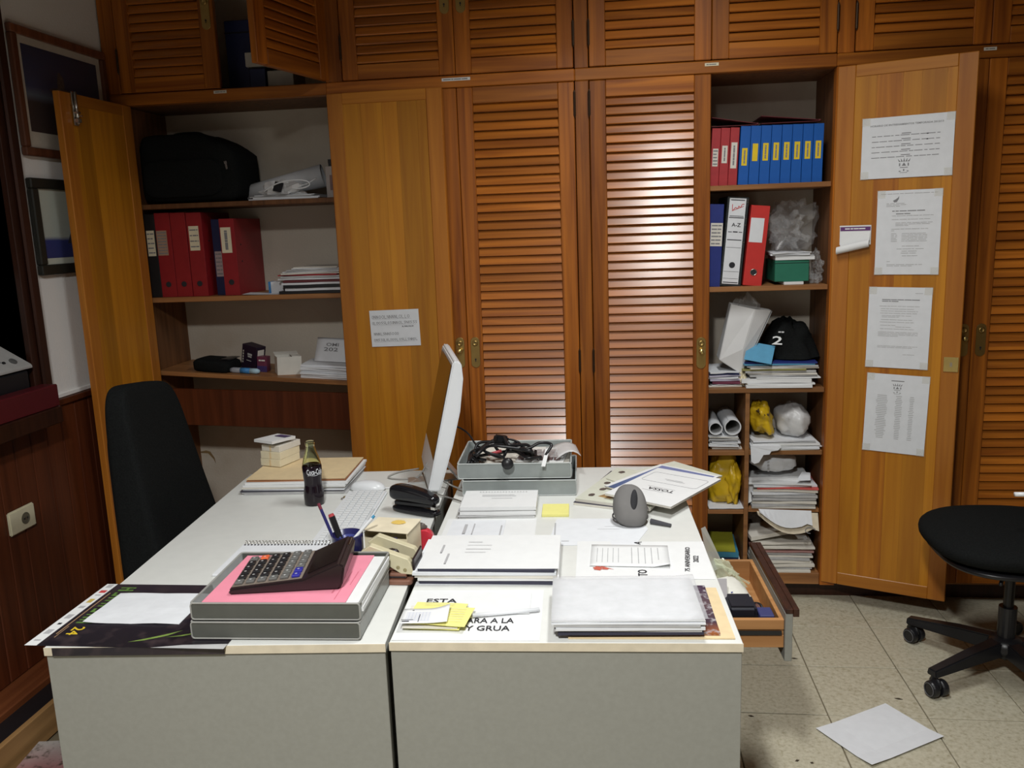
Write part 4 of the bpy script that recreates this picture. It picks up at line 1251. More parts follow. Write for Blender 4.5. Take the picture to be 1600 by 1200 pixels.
# third shelf
LAV = mat('lavender_paper', (0.50, 0.48, 0.60), 0.8)
t, hl = stack('document_pile', 'mixed papers and a maroon folder under the white paper bag', 'papers', (0.445, YS + 0.11, T3), R(3), 0.135, 0.21,
              [(0.004, OFFW, -0.005, 0), (0.003, WHITE2, 0.006, 0.004, 3), (0.011, mat('plum_card', (0.16, 0.035, 0.07), 0.6), 0.010, 0.0, -2, 0.9), (0.007, LAV, 0.0, 0, 2), (0.006, WHITE2, -0.012, 0, -5), (0.006, LAV, -0.008, 0, 4), (0.004, NAVYC, -0.005, 0.0, -3, 0.9), (0.005, WHITE2, -0.018, 0.0, 6, 0.85)], 61, wave=0.006, pname='folder')
# leaning white paper bag: a box-like bag with folded bottom
t = thing('paper_bag', 'white paper carrier bag leaning on the third shelf of the paper cupboard', 'bag', (0.470, YS + 0.055, T3 + hl + 0.008), R(10), ry=R(17))
PB = mat('white_bag_paper', (0.70, 0.70, 0.70), 0.45, var=0.05, scale=8)
bagv = [(-0.062, -0.028, 0.020), (0.040, -0.040, -0.012), (0.060, 0.030, 0.020), (-0.055, 0.040, 0.030), (-0.080, -0.020, 0.245), (0.085, -0.022, 0.262), (0.090, 0.020, 0.265), (-0.075, 0.028, 0.25),
        (0.012, -0.052, 0.09), (0.012, -0.042, 0.25)]
bagf = [(0, 3, 2, 1), (0, 1, 8), (0, 8, 9, 4), (8, 1, 5, 9), (1, 2, 6, 5), (2, 3, 7, 6), (3, 0, 4, 7)]
O('bag_body', (bagv, bagf), PB, t, bevel=0.003)
O('side_fold', ([(0.045, -0.0425, 0.0), (0.064, 0.028, 0.022), (0.094, 0.018, 0.262), (0.088, -0.024, 0.26)], [(0, 1, 2, 3)]), WHITE, t)
O('inner_film', T(BLOB(0.05, 0.02, 0.05, 0.6, 3, 20, 12, 2.5), loc=(-0.01, 0.0, 0.245)), mat('grey_clear_film', (0.62, 0.62, 0.62), 0.06, alpha=0.17, var=0.2, scale=10), t)
KR = [WHITE, WHITE2, OFFW, GREYP]
t, hr = stack('document_pile', 'thick pile of white papers under the black cloth bag', 'papers', (0.655, YS + 0.10, T3), R(-1), 0.27, 0.22,
              [(0.010, WHITE, -0.005, -0.022, 0, 0.93), (0.006, WHITE, 0.0, -0.018, 2, 0.95), (0.016, WHITE, -0.012, -0.012, -1, 0.98), (0.004, WHITE, 0.03, -0.01, 1, 0.9), (0.007, GREYP, 0.012, 0, 2, 0.96), (0.005, OFFW, 0.015, 0, -3, 0.97), (0.008, GREYP, 0.0, 0.004, 2, 1.0), (0.006, mat('olive_card', (0.30, 0.28, 0.10), 0.7), -0.02, 0, -1, 0.9), (0.005, OFFW, 0.012, 0, 3, 0.97), (0.006, GREYP, 0.01, 0, 0, 1.0), (0.005, LBLUE, -0.005, 0, 2, 1.0), (0.006, DBLUE, 0.006, 0.004, -1, 1.02)], 71, wave=0.004)
tag(O('blue_card', T(SHEET(0.105, 0.10, 0.0015, 4, 4), loc=(0.578, YS + 0.012, T3 + hr + 0.034), rz=R(-12), rx=R(38), ry=R(10)), LBLUE), 'bright blue card slipping from under the black cloth bag', 'card')
t = thing('cloth_bag', 'black cloth bag with a white numeral on the paper pile', 'bag', (0.705, YS + 0.13, T3 + hr + 0.003))
g = BLOB(0.112, 0.10, 0.155, 0.24, 6, 36, 24, 1.5, 0.0, 0.72)
O('body', ([(x * (1.0 - 0.30 * max(0, z) / 0.155) + (0.10 * z if x < 0 else -0.02 * z), y_, z) for x, y_, z in g[0]], g[1]), BLACKF, t, smooth=True)
O('numeral', T(TXT('2', 0.040, 0.034, (0, 0, 0)), loc=(-0.058, -0.108, 0.078), rx=R(70), rz=R(-26), ry=R(0)), WHITE, t)
O('small_print', T(LINES([(-0.010, 0.0, 0.0, 0.006), (0.002, 0.012, 0.0, 0.006)]), loc=(-0.044, -0.102, 0.110), rx=R(66), rz=R(-22)), GREYP, t)
t = thing('crumpled_paper', 'small crumpled cream paper between the two document piles', 'paper', (0.515, YS + 0.02, T3 + 0.0))
O('wad', T(BLOB(0.016, 0.018, 0.030, 0.6, 33, 20, 14, 2.6, -0.028), loc=(0, 0, 0.0285)), CREAM, t)
O('loose_tail', TUBE(SPLINE([(0.0, -0.02, 0.05), (0.004, -0.030, 0.03), (0.018, -0.032, 0.010)], 6), 0.003, 6), CREAM, t)

# pigeonholes, left column
L1, L2, L3 = 0.6285, 0.3825, 0.1185
t, h1 = stack('document_pile', 'folded papers under the two paper rolls', 'papers', (0.452, YS + 0.09, L1), R(-2), 0.118, 0.2, auto_layers(9, KR, (0.003, 0.008), 0.006, 3, 5), 81, wave=0.004)


def paper_roll(label, x, z, r, seed):
    t = thing('paper_roll', label, 'roll', (x, YS - 0.012, z))
    V, F = [], []
    n, turns = 64, 2.0
    for e, yy in enumerate((0.0, 0.24)):
        for i in range(n + 1):
            a = i / n * turns * 2 * math.pi + seed
            rr = r * (0.86 + 0.14 * i / n)
            V.append((rr * math.cos(a), yy, rr * math.sin(a)))
        for i in range(n + 1):
            a = i / n * turns * 2 * math.pi + seed
            rr = r * (0.86 + 0.14 * i / n) - 0.0022
            V.append((rr * math.cos(a), yy, rr * math.sin(a)))
    m = n + 1
    for i in range(n):
        F.append((i, i + 1, 2 * m + i + 1, 2 * m + i))
        F.append((m + i + 1, m + i, 3 * m + i, 3 * m + i + 1))
        F.append((m + i, m + i + 1, i + 1, i))
        F.append((2 * m + i, 2 * m + i + 1, 3 * m + i + 1, 3 * m + i))
    O('rolled_sheet', (V, F), WHITE2, t, smooth=False)
    O('inner_turn', TUBE([(0, 0.012, 0), (0, 0.238, 0)], r * 0.80, 24, caps=False), GREYP, t, smooth=True)
    O('far_end', T(LATHE([(r * 0.79, 0), (r * 0.79, 0.001)], 24), loc=(0, 0.236, 0), rx=R(90)), INK, t)


paper_roll('smaller white paper roll in the upper left pigeonhole', 0.4085, L1 + h1 + 0.031, 0.0275, 0.4)
paper_roll('larger white paper roll in the upper left pigeonhole', 0.4745, L1 + h1 + 0.036, 0.0345, 2.1)
tag(O('loose_sheet', T(SHEET(0.14, 0.2, 0.0015, 5, 5, wavy(3, 0.003)), loc=(0.450, YS + 0.075, L2 + 0.003), rz=R(2)), WHITE2), 'white sheet under the yellow bag in the left pigeonhole', 'paper')
t = thing('plastic_bag', 'yellow plastic bag drooping in the middle left pigeonhole', 'bag', (0.450, YS + 0.085, L2 + 0.008))
g = BLOB(0.070, 0.070, 0.112, 0.30, 44, 40, 30, 1.3, None, 0.7)
O('film', ([(x * (1.0 - 0.12 * z / 0.1), y_, max(z, -0.104) + 0.105) for x, y_, z in g[0]], g[1]), GOLDBAG, t, smooth=True)
g = BLOB(0.03, 0.03, 0.085, 0.5, 19, 24, 20, 2.4)
O('hanging_fold', T(g, loc=(0.032, -0.055, 0.088)), GOLDBAG, t, smooth=True)
t, h2 = stack('document_pile', 'papers and coloured folders in the lowest left pigeonhole', 'papers', (0.446, YS + 0.09, L3), R(-3), 0.125, 0.21,
              auto_layers(5, [WHITE, OFFW, WHITE2], (0.005, 0.010), 0.008, 4, 9) + [(0.006, NAVYC, 0, 0), (0.022, mat('teal_card', (0.05, 0.24, 0.38), 0.6), 0.0, 0, 1), (0.008, mat('shaded_lime_card', (0.36, 0.36, 0.03), 0.6), -0.004, 0.002, -1, 0.92)], 91, wave=0.004, pname='folder')  # lime darkened in its colour for the shade deep in the pigeonhole
# pigeonholes, right column
R1 = 0.6305
t, h1 = stack('document_pile', 'thin pile of papers hanging over the edge of the upper right pigeonhole', 'papers', (0.678, YS + 0.085, R1), R(2), 0.262, 0.2, [(0.004, WHITE, -0.004, -0.01), (0.006, WHITE2, 0.0, -0.012, -2), (0.003, WHITE, 0.005, -0.01, 2), (0.009, WHITE, 0, -0.008, 0), (0.003, GREYP, -0.005, 0.0, -2, 0.95), (0.006, WHITE2, -0.012, 0, 3, 0.93)], 101, wave=0.004)
t = thing('hanging_sheet', 'torn white sheet hanging down over the right pigeonhole shelf', 'paper', (0.585, YF - 0.022, R1 + 0.010))
O('sheet', ([(-0.045, 0, 0.012), (0.075, 0, 0.010), (0.06, -0.002, -0.004), (0.035, -0.001, -0.008), (0.028, -0.003, -0.020), (0.005, -0.004, -0.022), (-0.012, -0.006, -0.052), (-0.030, -0.006, -0.058), (-0.042, -0.004, -0.048)], [tuple(range(9))]), WHITE2, t)
O('sheet_back', ([(-0.045, 0.001, 0.012), (0.075, 0.001, 0.010), (0.07, 0.06, 0.013), (-0.04, 0.06, 0.013)], [(0, 1, 2, 3)]), WHITE2, t)
t = thing('plastic_bag', 'crumpled yellow plastic bag in the upper right pigeonhole', 'bag', (0.595, YS + 0.055, R1 + h1 + 0.005))
g = BLOB(0.044, 0.070, 0.076, 0.40, 27, 36, 26, 1.5)
O('film', T(([(x, y_, max(z, -0.07)) for x, y_, z in g[0]], g[1]), loc=(0, 0, 0.072), ry=R(-14)), GOLDBAG, t, smooth=True)
O('dark_opening', T(BLOB(0.026, 0.020, 0.013, 0.5, 4, 18, 10, 2.0), loc=(-0.002, -0.052, 0.100), ry=R(28)), mat('bag_mouth_shade', (0.06, 0.035, 0.01), 0.6), t)  # dark lump, the shade inside the bag's mouth put in as colour
t = thing('wrapped_roll', 'white plastic wrapped bundle in the upper right pigeonhole', 'bundle', (0.725, YS + 0.10, R1 + h1 + 0.004))
O('wrap', T(BLOB(0.062, 0.11, 0.064, 0.22, 37, 34, 24, 1.8, -0.055, 0.8), loc=(0, 0, 0.056)), TBAG, t, smooth=True)
O('core', T(BLOB(0.045, 0.08, 0.042, 0.2, 38, 24, 16, 1.8), loc=(0, 0.01, 0.054)), WHITE2, t, smooth=True)
O('shelf', B(0.5385, 0.820, YF + 0.02, YB - 0.001, 0.366, 0.382), W_SH, low[2], bevel=0.001)
lay = [(0.008, OFFW, 0.0, 0.0, 0), (0.010, GREYP, -0.004, 0, 2), (0.009, OFFW, 0.006, 0, -2), (0.010, GREYP, 0.0, 0, 1), (0.010, GREYP, 0.008, 0, -1), (0.009, WHITE2, -0.006, 0, 3), (0.010, OFFW, 0.01, 0, -2), (0.007, mat('coral_card', (0.62, 0.11, 0.10), 0.6), 0.018, -0.004, -2, 0.95), (0.007, WHITE2, 0.0, 0, 3), (0.005, WHITE, -0.012, -0.002, -4)]
t, h2 = stack('document_pile', 'newspapers and a coral folder in the middle right pigeonhole', 'papers', (0.682, YS + 0.10, 0.3825), R(-1), 0.250, 0.22, lay, 111, wave=0.008, pname='newspaper')
# white envelope folded over the front of that pile, and a cream folder drooping under it
t = thing('folded_envelope', 'big white envelope bent down over the front of the newspapers', 'envelope', (0.665, YS + 0.015, 0.3825 + h2 + 0.002), R(2))
g = SHEET(0.25, 0.16, 0.002, 8, 10, lambda u, v: (0.0, (0.035 if v < 0.35 else 0.0) * (0.35 - v) / 0.35, -(0.10 * (1 - u) ** 1.3) * max(0, 0.35 - v) / 0.35 + 0.012 * u * v))
O('sheet', T(g, loc=(0, 0.045, 0.004)), WHITE, t, smooth=False)
O('corner_flap', ([(0.06, -0.035, 0.010), (0.115, -0.035, 0.012), (0.125, 0.01, 0.030), (0.095, 0.02, 0.032)], [(0, 1, 2, 3)]), WHITE2, t)
t = thing('drooping_folder', 'cream folder drooping from the middle right pigeonhole', 'folder', (0.690, YF - 0.004, 0.366))
V, F = [], []
for i in range(11):
    u = i / 10
    x = -0.115 + 0.235 * u
    dz = -0.050 * math.sin(math.pi * min(1, u * 1.15)) - 0.075 * u ** 1.5 * (1 if u < 0.9 else 0.8)
    for (yy, zz) in ((0.018, 0.006), (-0.012, dz)):
        V.append((x, yy - 0.02 * u, zz))
for i in range(10):
    F.append((2 * i, 2 * i + 1, 2 * i + 3, 2 * i + 2))
O('folder_sheet', (V, F), mat('cream_folder', (0.66, 0.58, 0.44), 0.75, var=0.12, scale=40), t)
O('white_sheet', T((V, F), loc=(-0.01, -0.004, 0.012), s=(0.86, 1, 0.8)), WHITE2, t)
O('emblem', T(J(TUBE([(0.02 * math.cos(R(a)), 0.012 * math.sin(R(a)), 0) for a in range(0, 300, 30)], 0.0016, 5), TUBE([(0.006 * math.cos(R(a)) - 0.02, 0.006 * math.sin(R(a)) - 0.03, 0) for a in range(0, 360, 45)], 0.0015, 5, closed=True)), loc=(0.085, -0.036, -0.055), rx=R(78), s=(1, 1, 0.3)), INKG, t)
t = thing('stuffed_bag', 'white bag with faint print at the top of the middle right pigeonhole', 'bag', (0.650, YS + 0.09, 0.3825 + h2 + 0.03))
O('body', T(BLOB(0.090, 0.085, 0.045, 0.25, 47, 32, 20, 1.6, -0.036, 0.8), loc=(0, 0, 0.044)), WHITE2, t, smooth=True)
O('faint_print', T(LINES([(-0.004, 0.004, 0.012 * k, 0.006) for k in range(4)]), loc=(-0.03, -0.088, 0.018), rx=R(80)), INKL, t)
lay = auto_layers(7, [OFFW, WHITE2, OFFW, GREYP], (0.006, 0.011), 0.012, 3, 12) + [(0.008, mat('dusty_pink_card', (0.48, 0.26, 0.25), 0.7), 0.0, 0, -2)] + auto_layers(3, [OFFW, GREYP], (0.006, 0.010), 0.010, 3, 13)
t, h3 = stack('document_pile', 'newspapers and files in the lowest right pigeonhole', 'papers', (0.680, YS + 0.08, L3), R(1), 0.245, 0.21, lay, 121, wave=0.009, pname='newspaper')
tag(O('newspaper', T(SHEET(0.19, 0.15, 0.016, 8, 6, lambda u, v: 0.026 * u + 0.004 * math.sin(5 * v)), loc=(0.635, YS + 0.075, L3 + h3 + 0.004), rz=R(10)), OFFW), 'folded newspaper sloping on the lowest right pile', 'newspaper')
t = thing('plastic_bag', 'dim clear bag at the back of the lowest right pigeonhole', 'bag', (0.60, YS + 0.16, L3 + h3 + 0.035))
O('film', T(BLOB(0.045, 0.05, 0.055, 0.6, 57, 26, 18, 2.2), loc=(0, 0, 0.05)), mat('grey_clear_film', (0.62, 0.62, 0.62), 0.06, alpha=0.17, var=0.2, scale=10), t)
O('knot', T(BLOB(0.012, 0.012, 0.016, 0.5, 58, 14, 10, 2.0), loc=(0.0, 0, 0.105)), mat('grey_clear_film', (0.62, 0.62, 0.62), 0.06, alpha=0.17, var=0.2, scale=10), t)

# ================================================================== left desk
ZD = DZ + 0.0004
AL = R(4.05)
AR = R(2.3)
# event poster under the sheet and the trays
po = thing('event_poster', 'dark botanical event poster hanging over the left desk corner', 'poster', (-0.990, 1.6215, ZD), R(0.6))
O('poster_sheet', SHEET(0.425, 0.298, 0.0005, 8, 6), picture('dark_poster_print', [(0.0, (0.012, 0.010, 0.014)), (0.4, (0.016, 0.013, 0.020)), (0.75, (0.022, 0.014, 0.020)), (1.0, (0.03, 0.022, 0.03))], 1, (0.045, 0.032, 0.036), 7), po)
O('logo_strip', B(-0.2125, -0.186, -0.149, 0.149, 0.0006, 0.0008), WHITE, po)
O('logo_marks', J(*[B(-0.206, -0.192, y0, y0 + l, 0.00085, 0.0009) for y0, l in ((-0.13, 0.006), (-0.10, 0.02), (-0.03, 0.02), (0.02, 0.012), (0.085, 0.006), (0.128, 0.018))]), INKL, po)['kind'] = 'stuff'
O('logo_red', B(-0.206, -0.190, 0.100, 0.114, 0.00085, 0.0009), REDINK, po)
O('logo_gold', B(-0.204, -0.192, 0.048, 0.068, 0.00085, 0.0009), mat('gold_print', (0.55, 0.40, 0.10), 0.6), po)
O('logo_dot', B(-0.203, -0.194, -0.058, -0.050, 0.00085, 0.0009), INK, po)
GRN = mat('green_print', (0.10, 0.20, 0.04), 0.6, var=0.3, scale=90)
for k, (y0, sh_) in enumerate([(0.112, 0), (0.085, 1), (0.058, 0), (0.030, 2), (0.002, 1), (-0.026, 0), (-0.050, 2)]):
    bars = [B(-0.165, -0.128, y0, y0 + 0.006, 0.0007, 0.0009)]
    if sh_ == 0:
        bars += [B(-0.165, -0.128, y0 + 0.014, y0 + 0.019, 0.0007, 0.0009), B(-0.148, -0.142, y0 + 0.006, y0 + 0.014, 0.0007, 0.0009)]
    elif sh_ == 1:
        bars += [B(-0.165, -0.158, y0 + 0.006, y0 + 0.018, 0.0007, 0.0009), B(-0.134, -0.128, y0 + 0.006, y0 + 0.018, 0.0007, 0.0009)]
    else:
        bars += [B(-0.165, -0.128, y0 + 0.013, y0 + 0.018, 0.0007, 0.0009)]
    O('green_letter', J(*bars), GRN, po)
O('yellow_numeral', TXT('24', 0.036, 0.026, (-0.142, -0.085, 0.0009), R(-90)), mat('yellow_print', (0.70, 0.50, 0.03), 0.6), po)
O('small_print', LINES([(-0.177, -0.174, 0.0, 0.20), (-0.171, -0.169, -0.09, 0.05)], 0.0009), mat('tan_print', (0.35, 0.22, 0.12), 0.6), po)
LEAF = mat('leaf_print', (0.16, 0.24, 0.05), 0.6, var=0.3, scale=60)
for pts in ([(0.0, -0.128), (0.03, -0.120), (0.07, -0.098), (0.09, -0.075), (0.06, -0.095), (0.03, -0.112)], [(0.07, -0.105), (0.10, -0.100), (0.14, -0.080), (0.16, -0.055), (0.12, -0.085), (0.09, -0.098)], [(0.10, -0.06), (0.13, -0.062), (0.16, -0.02), (0.15, 0.02), (0.12, -0.02)]):
    O('leaf', PRISM(pts, 0.0002, 0.0007), LEAF, po)
O('pale_corner', PRISM([(0.06, -0.149), (0.2125, -0.149), (0.2125, -0.128), (0.12, -0.136)], 0.0002, 0.0006), GREYP, po)
O('pale_corner', PRISM([(0.05, 0.149), (0.2125, 0.149), (0.2125, 0.11), (0.07, 0.115)], 0.0002, 0.0006), WHITE2, po)
fv = []
for k in range(12):
    X = -1.135 + 0.355 * k / 11
    Yd = 1.513 - math.tan(AL) * (-0.4557 - X) - 0.0035
    for zz in (ZD + 0.0004, DZ - 0.0165):
        dx, dy = X + 0.990, Yd - 1.6215
        c_, s_ = math.cos(R(0.6)), math.sin(R(0.6))
        fv.append((dx * c_ + dy * s_, -dx * s_ + dy * c_, zz - ZD))
O('folded_edge', (fv, [(2 * k, 2 * k + 1, 2 * k + 3, 2 * k + 2) for k in range(11)]), MATS['dark_poster_print'], po)
t = thing('loose_sheet', 'white folded sheet lying on the dark poster', 'paper', (-1.030, 1.645, ZD + 0.0012), R(1.5))
O('sheet', SHEET(0.215, 0.150, 0.0006, 8, 6, lambda u, v: 0.003 * abs(noise.noise(Vector((u * 2, v * 2, 4)))) + 0.004 * max(0, 0.2 - u) / 0.2 * (1 - v)), WHITE2, t)


def tray(label, x, y, z, w, d, h, rz, body, rim, smoke, group):
    t = thing('letter_tray', label, 'letter tray', (x, y, z), rz, group)
    e = 0.003
    O('base', B(-w / 2, w / 2, 0, d, 0, 0.003), body, t)
    O('front_wall', B(-w / 2, w / 2, 0, e, 0.003, h), body, t, bevel=0.0015)
    O('back_wall', B(-w / 2, w / 2, d - e, d, 0.003, h), body, t, bevel=0.0015)
    O('side_wall', B(-w / 2, -w / 2 + e, e, d - e, 0.003, h), smoke, t)
    O('side_wall', B(w / 2 - e, w / 2, e, d - e, 0.003, h), smoke, t)
    pts = [(x_, y_, h) for x_, y_ in RRECT(-w / 2, w / 2, 0, d, 0.006, 3)]
    O('top_rim', TUBE(pts, 0.0022, 8, closed=True), rim, t, smooth=True)
    pf_ = [(x_, 0, z_) for x_, z_ in RRECT(-w / 2, w / 2, 0.002, h, 0.006, 3)]
    O('front_rim', TUBE(pf_, 0.0018, 8, closed=True), rim, t, smooth=True)
    return t


gr = 'stacked letter trays on the left desk'
tray('dark grey letter tray, lower of the two near the front edge', -0.684, 1.517, ZD + 0.0012, 0.350, 0.265, 0.037, AL * 0.5, TRAYG, TRAYR, SMOKE, gr)
tray('dark grey letter tray, upper one holding the pink folder', -0.683, 1.522, ZD + 0.0402, 0.350, 0.268, 0.037, AL * 0.5, TRAYG, TRAYR, SMOKE, gr)
ZT = ZD + 0.0402
t, hp = stack('document_pile', 'white papers under the pink folder in the upper tray', 'papers', (-0.676, 1.655, ZT + 0.0035), AL * 0.5, 0.325, 0.24, [(0.010, OFFW), (0.010, WHITE, 0.004, 0.0, 0.4), (0.008, WHITE, 0.004, 0.002, -0.4)], 131, wave=0.0005)
pk = thing('pink_folder', 'pink card folder under the calculator in the upper tray', 'folder', (-0.694, 1.655, ZT + 0.0035 + hp + 0.0006), AL * 0.5)
O('cover', SHEET(0.300, 0.245, 0.0012, 3, 3), PINK, pk)
O('folder_print', LINES([(0.108, 0.112, -0.02, 0.12), (0.122, 0.124, -0.04, 0.14), (0.136, 0.138, -0.005, 0.07)], 0.00135), mat('dark_pink_print', (0.60, 0.16, 0.22), 0.7), pk)  # thin lines in a darker pink
O('title_box', J(LINES([(0.116, 0.1165, 0.02, 0.05), (0.1385, 0.139, 0.02, 0.05)], 0.00136)), mat('dark_pink_print', (0.60, 0.16, 0.22), 0.7), pk)

# desk calculator, keys to the left, raised display to the right
zc = ZT + 0.0035 + hp + 0.0022
ca = thing('calculator', 'black desk calculator with grey key panel on the pink folder', 'calculator', (-0.688, 1.660, zc), R(9))
BROWNBLK = mat('dark_brown_black_plastic', (0.020, 0.012, 0.013), 0.35)
prof = [(-0.122, 0.0), (0.105, 0.0), (0.113, 0.012), (0.120, 0.050), (0.108, 0.058), (0.030, 0.026), (-0.116, 0.014), (-0.124, 0.009)]
V = [(x, -0.083, z) for x, z in prof] + [(x, 0.083, z) for x, z in prof]
n = len(prof)
F = [tuple(range(n)), tuple(reversed(range(n, 2 * n)))] + [((i + 1) % n, i, n + i, n + (i + 1) % n) for i in range(n)]
O('body', (V, F), BROWNBLK, ca, bevel=0.004, seg=2)
slope = math.atan2(0.012, 0.146)
O('key_panel', T(B(-0.073, 0.073, -0.076, 0.076, 0, 0.0012), loc=(-0.044, 0, 0.0204), ry=-slope), mat('taupe_panel', (0.22, 0.18, 0.15), 0.4), ca)
O('display', T(B(-0.034, 0.034, -0.062, 0.062, 0, 0.001), loc=(0.070, 0, 0.0432), ry=-math.atan2(0.032, 0.078)), mat('display_glass', (0.015, 0.010, 0.010), 0.08), ca)
key_b = MESH('key', B(-0.0085, 0.0085, -0.0095, 0.0095, 0, 0.006), mat('black_key', (0.018, 0.018, 0.02), 0.3), bevel=0.0015)
key_g = MESH('key', B(-0.0085, 0.0085, -0.0095, 0.0095, 0, 0.006), mat('grey_key', (0.13, 0.13, 0.125), 0.35), bevel=0.0015)
key_o = MESH('key', B(-0.0085, 0.0085, -0.0095, 0.0095, 0, 0.006), mat('orange_key', (0.75, 0.14, 0.05), 0.4), bevel=0.0015)
key_n = MESH('key', B(-0.0085, 0.0085, -0.0095, 0.0095, 0, 0.006), mat('blue_key', (0.03, 0.03, 0.30), 0.35), bevel=0.0015)
mark = MESH('key_mark', LINES([(-0.003, 0.003, 0, 0.0012), (-0.0006, 0.0006, 0, 0.005)], 0.0062), WHITE)
for i in range(6):
    for j in range(6):
        x = -0.104 + i * 0.0238
        yy = -0.062 + j * 0.0248
        km = key_b if i < 4 and j > 0 else key_g
        if i == 0 and j == 5:
            km = key_g
        if i == 1 and j == 5:
            km = key_o
        if i == 5 and j in (0, 1):
            km = key_n
        k = O('key', km, parent=ca, loc=(x, yy, 0.0215 + (x + 0.044) * math.tan(slope)), ry=-slope)
        O('key_mark', mark, parent=k)
O('brand_bar', T(B(-0.003, 0.003, -0.020, 0.020, 0, 0.0006), loc=(0.112, 0.045, 0.0565), ry=R(-15)), CHROME, ca)

nb = thing('spiral_notebook', 'white spiral notebook behind the letter trays', 'notebook', (-0.845, 1.925, ZD), R(2))
O('cover', B(-0.125, 0.125, -0.10, 0.098, 0, 0.006), WHITE2, nb, bevel=0.001)
wire = MESH('spiral_ring', TUBE([(0, 0.0075 * math.cos(R(a)), 0.0075 * math.sin(R(a))) for a in range(0, 360, 30)], 0.0011, 6, closed=True), CHROME, smooth=True)
hole = MESH('punch_hole', B(-0.0025, 0.0025, -0.003, 0.003, 0, 0.0004), INK)
for k in range(27):
    O('spiral_ring', wire, parent=nb, loc=(-0.118 + k * 0.009, 0.098, 0.006))
    O('punch_hole', hole, parent=nb, loc=(-0.118 + k * 0.009, 0.089, 0.0061))

# pencil pot with three pens, each a thing of its own
CX, CY = -0.642, 1.880
cup = thing('pencil_pot', 'dark blue pencil pot behind the calculator', 'pot', (CX, CY, ZD))
BL = mat('dark_blue_plastic', (0.018, 0.018, 0.09), 0.25)
O('pot_body', LATHE([(0.033, 0), (0.036, 0.003), (0.0375, 0.088), (0.0375, 0.090), (0.0345, 0.090), (0.033, 0.008), (0.001, 0.008)], 32), BL, cup, smooth=True)
O('pot_insert', LATHE([(0.020, 0.076), (0.020, 0.082), (0.016, 0.082), (0.015, 0.077)], 24), mat('mid_blue_plastic', (0.05, 0.06, 0.22), 0.3), cup, smooth=True)


def pen(name, label, p0, p1, r, parts):
    a, b_ = Vector(p0), Vector(p1)
    t = thing(name, label, 'pen', p0)
    L = b_ - a
    for nm, u0, u1, k0, k1, m in parts:
        O(nm, TUBE([tuple(L * u0), tuple(L * u1)], [r * k0, r * k1], 10), m, t, smooth=False)
    return t


pen('pencil', 'dark blue pencil with a maroon tip standing in the pot', (CX - 0.012, CY + 0.0, ZD + 0.010), (CX - 0.083, CY + 0.045, ZD + 0.150), 0.0040, [('barrel', 0, 0.90, 1, 1, mat('navy_lacquer', (0.02, 0.02, 0.12), 0.3)), ('tip_band', 0.90, 1.0, 1.05, 1.05, mat('maroon_lacquer', (0.16, 0.02, 0.04), 0.4))])
pen('marker_or_wedge', 'thick black marker with a red cap end in the pot', (CX + 0.004, CY - 0.006, ZD + 0.010), (CX - 0.042, CY + 0.012, ZD + 0.135), 0.0082, [('barrel', 0, 0.95, 0.9, 1, BLACK), ('cap_end', 0.95, 1.0, 0.95, 0.8, mat('dull_red_plastic', (0.42, 0.05, 0.06), 0.4))])
pen('ballpoint_pen', 'white ballpoint pen with a blue tip leaning right in the pot', (CX + 0.010, CY - 0.010, ZD + 0.070), (CX + 0.064, CY + 0.022, ZD + 0.128), 0.0042, [('barrel', 0, 0.90, 1, 1, WPLAS), ('blue_button', 0.90, 1.0, 0.9, 0.8, mat('cyan_plastic', (0.03, 0.25, 0.45), 0.3))])

# cream carton, hole punch, red tape, stapler
bx = thing('cream_carton', 'stained cream carton with an open purple front', 'box', (-0.548, 1.950, ZD), R(-6))
O('carton_body', J(B(-0.055, 0.055, -0.050, 0.050, 0, 0.002), B(-0.055, -0.0535, -0.050, 0.050, 0.002, 0.084), B(0.0535, 0.055, -0.050, 0.050, 0.002, 0.084), B(-0.0535, 0.0535, 0.0485, 0.050, 0.002, 0.084), B(-0.0535, 0.0535, -0.050, -0.0485, 0.002, 0.070)), CREAMBOX, bx)
O('carton_lid', T(SHEET(0.116, 0.104, 0.0016, 6, 6, lambda u, v: 0.004 * (1 - u) * (1 - v)), loc=(0, 0, 0.0845)), mat('stained_cream_card', (0.78, 0.70, 0.52), 0.65, var=0.12, scale=16), bx)
O('lid_stain', T(BLOB(0.018, 0.014, 0.0006, 0.5, 4, 20, 8, 2.0), loc=(0.010, 0.018, 0.0878)), mat('yellow_stain', (0.72, 0.50, 0.12), 0.7), bx)
O('front_label', B(-0.020, 0.030, -0.0508, -0.0501, 0.040, 0.074), mat('purple_blue_print', (0.06, 0.05, 0.16), 0.5, var=0.4, scale=150), bx)
hpn = thing('hole_punch', 'old cream and brown hole punch between the tray and the carton', 'hole punch', (-0.502, 1.842, ZD), R(0))
O('base', PRISM(RRECT(-0.062, 0.036, -0.056, 0.048, 0.008), 0.012), PUNCHB, hpn, bevel=0.002)
O('anvil', B(-0.056, 0.022, -0.048, 0.040, 0.0122, 0.026), PUNCHB, hpn, bevel=0.003)
O('deck_slot', B(-0.02, 0.0215, -0.0488, -0.0482, 0.016, 0.019), INK, hpn)
arm = [(-0.085, 0.075), (-0.060, 0.092), (0.028, 0.060), (0.034, 0.050), (0.040, 0.022), (0.010, 0.024), (-0.030, 0.050), (-0.075, 0.060)]
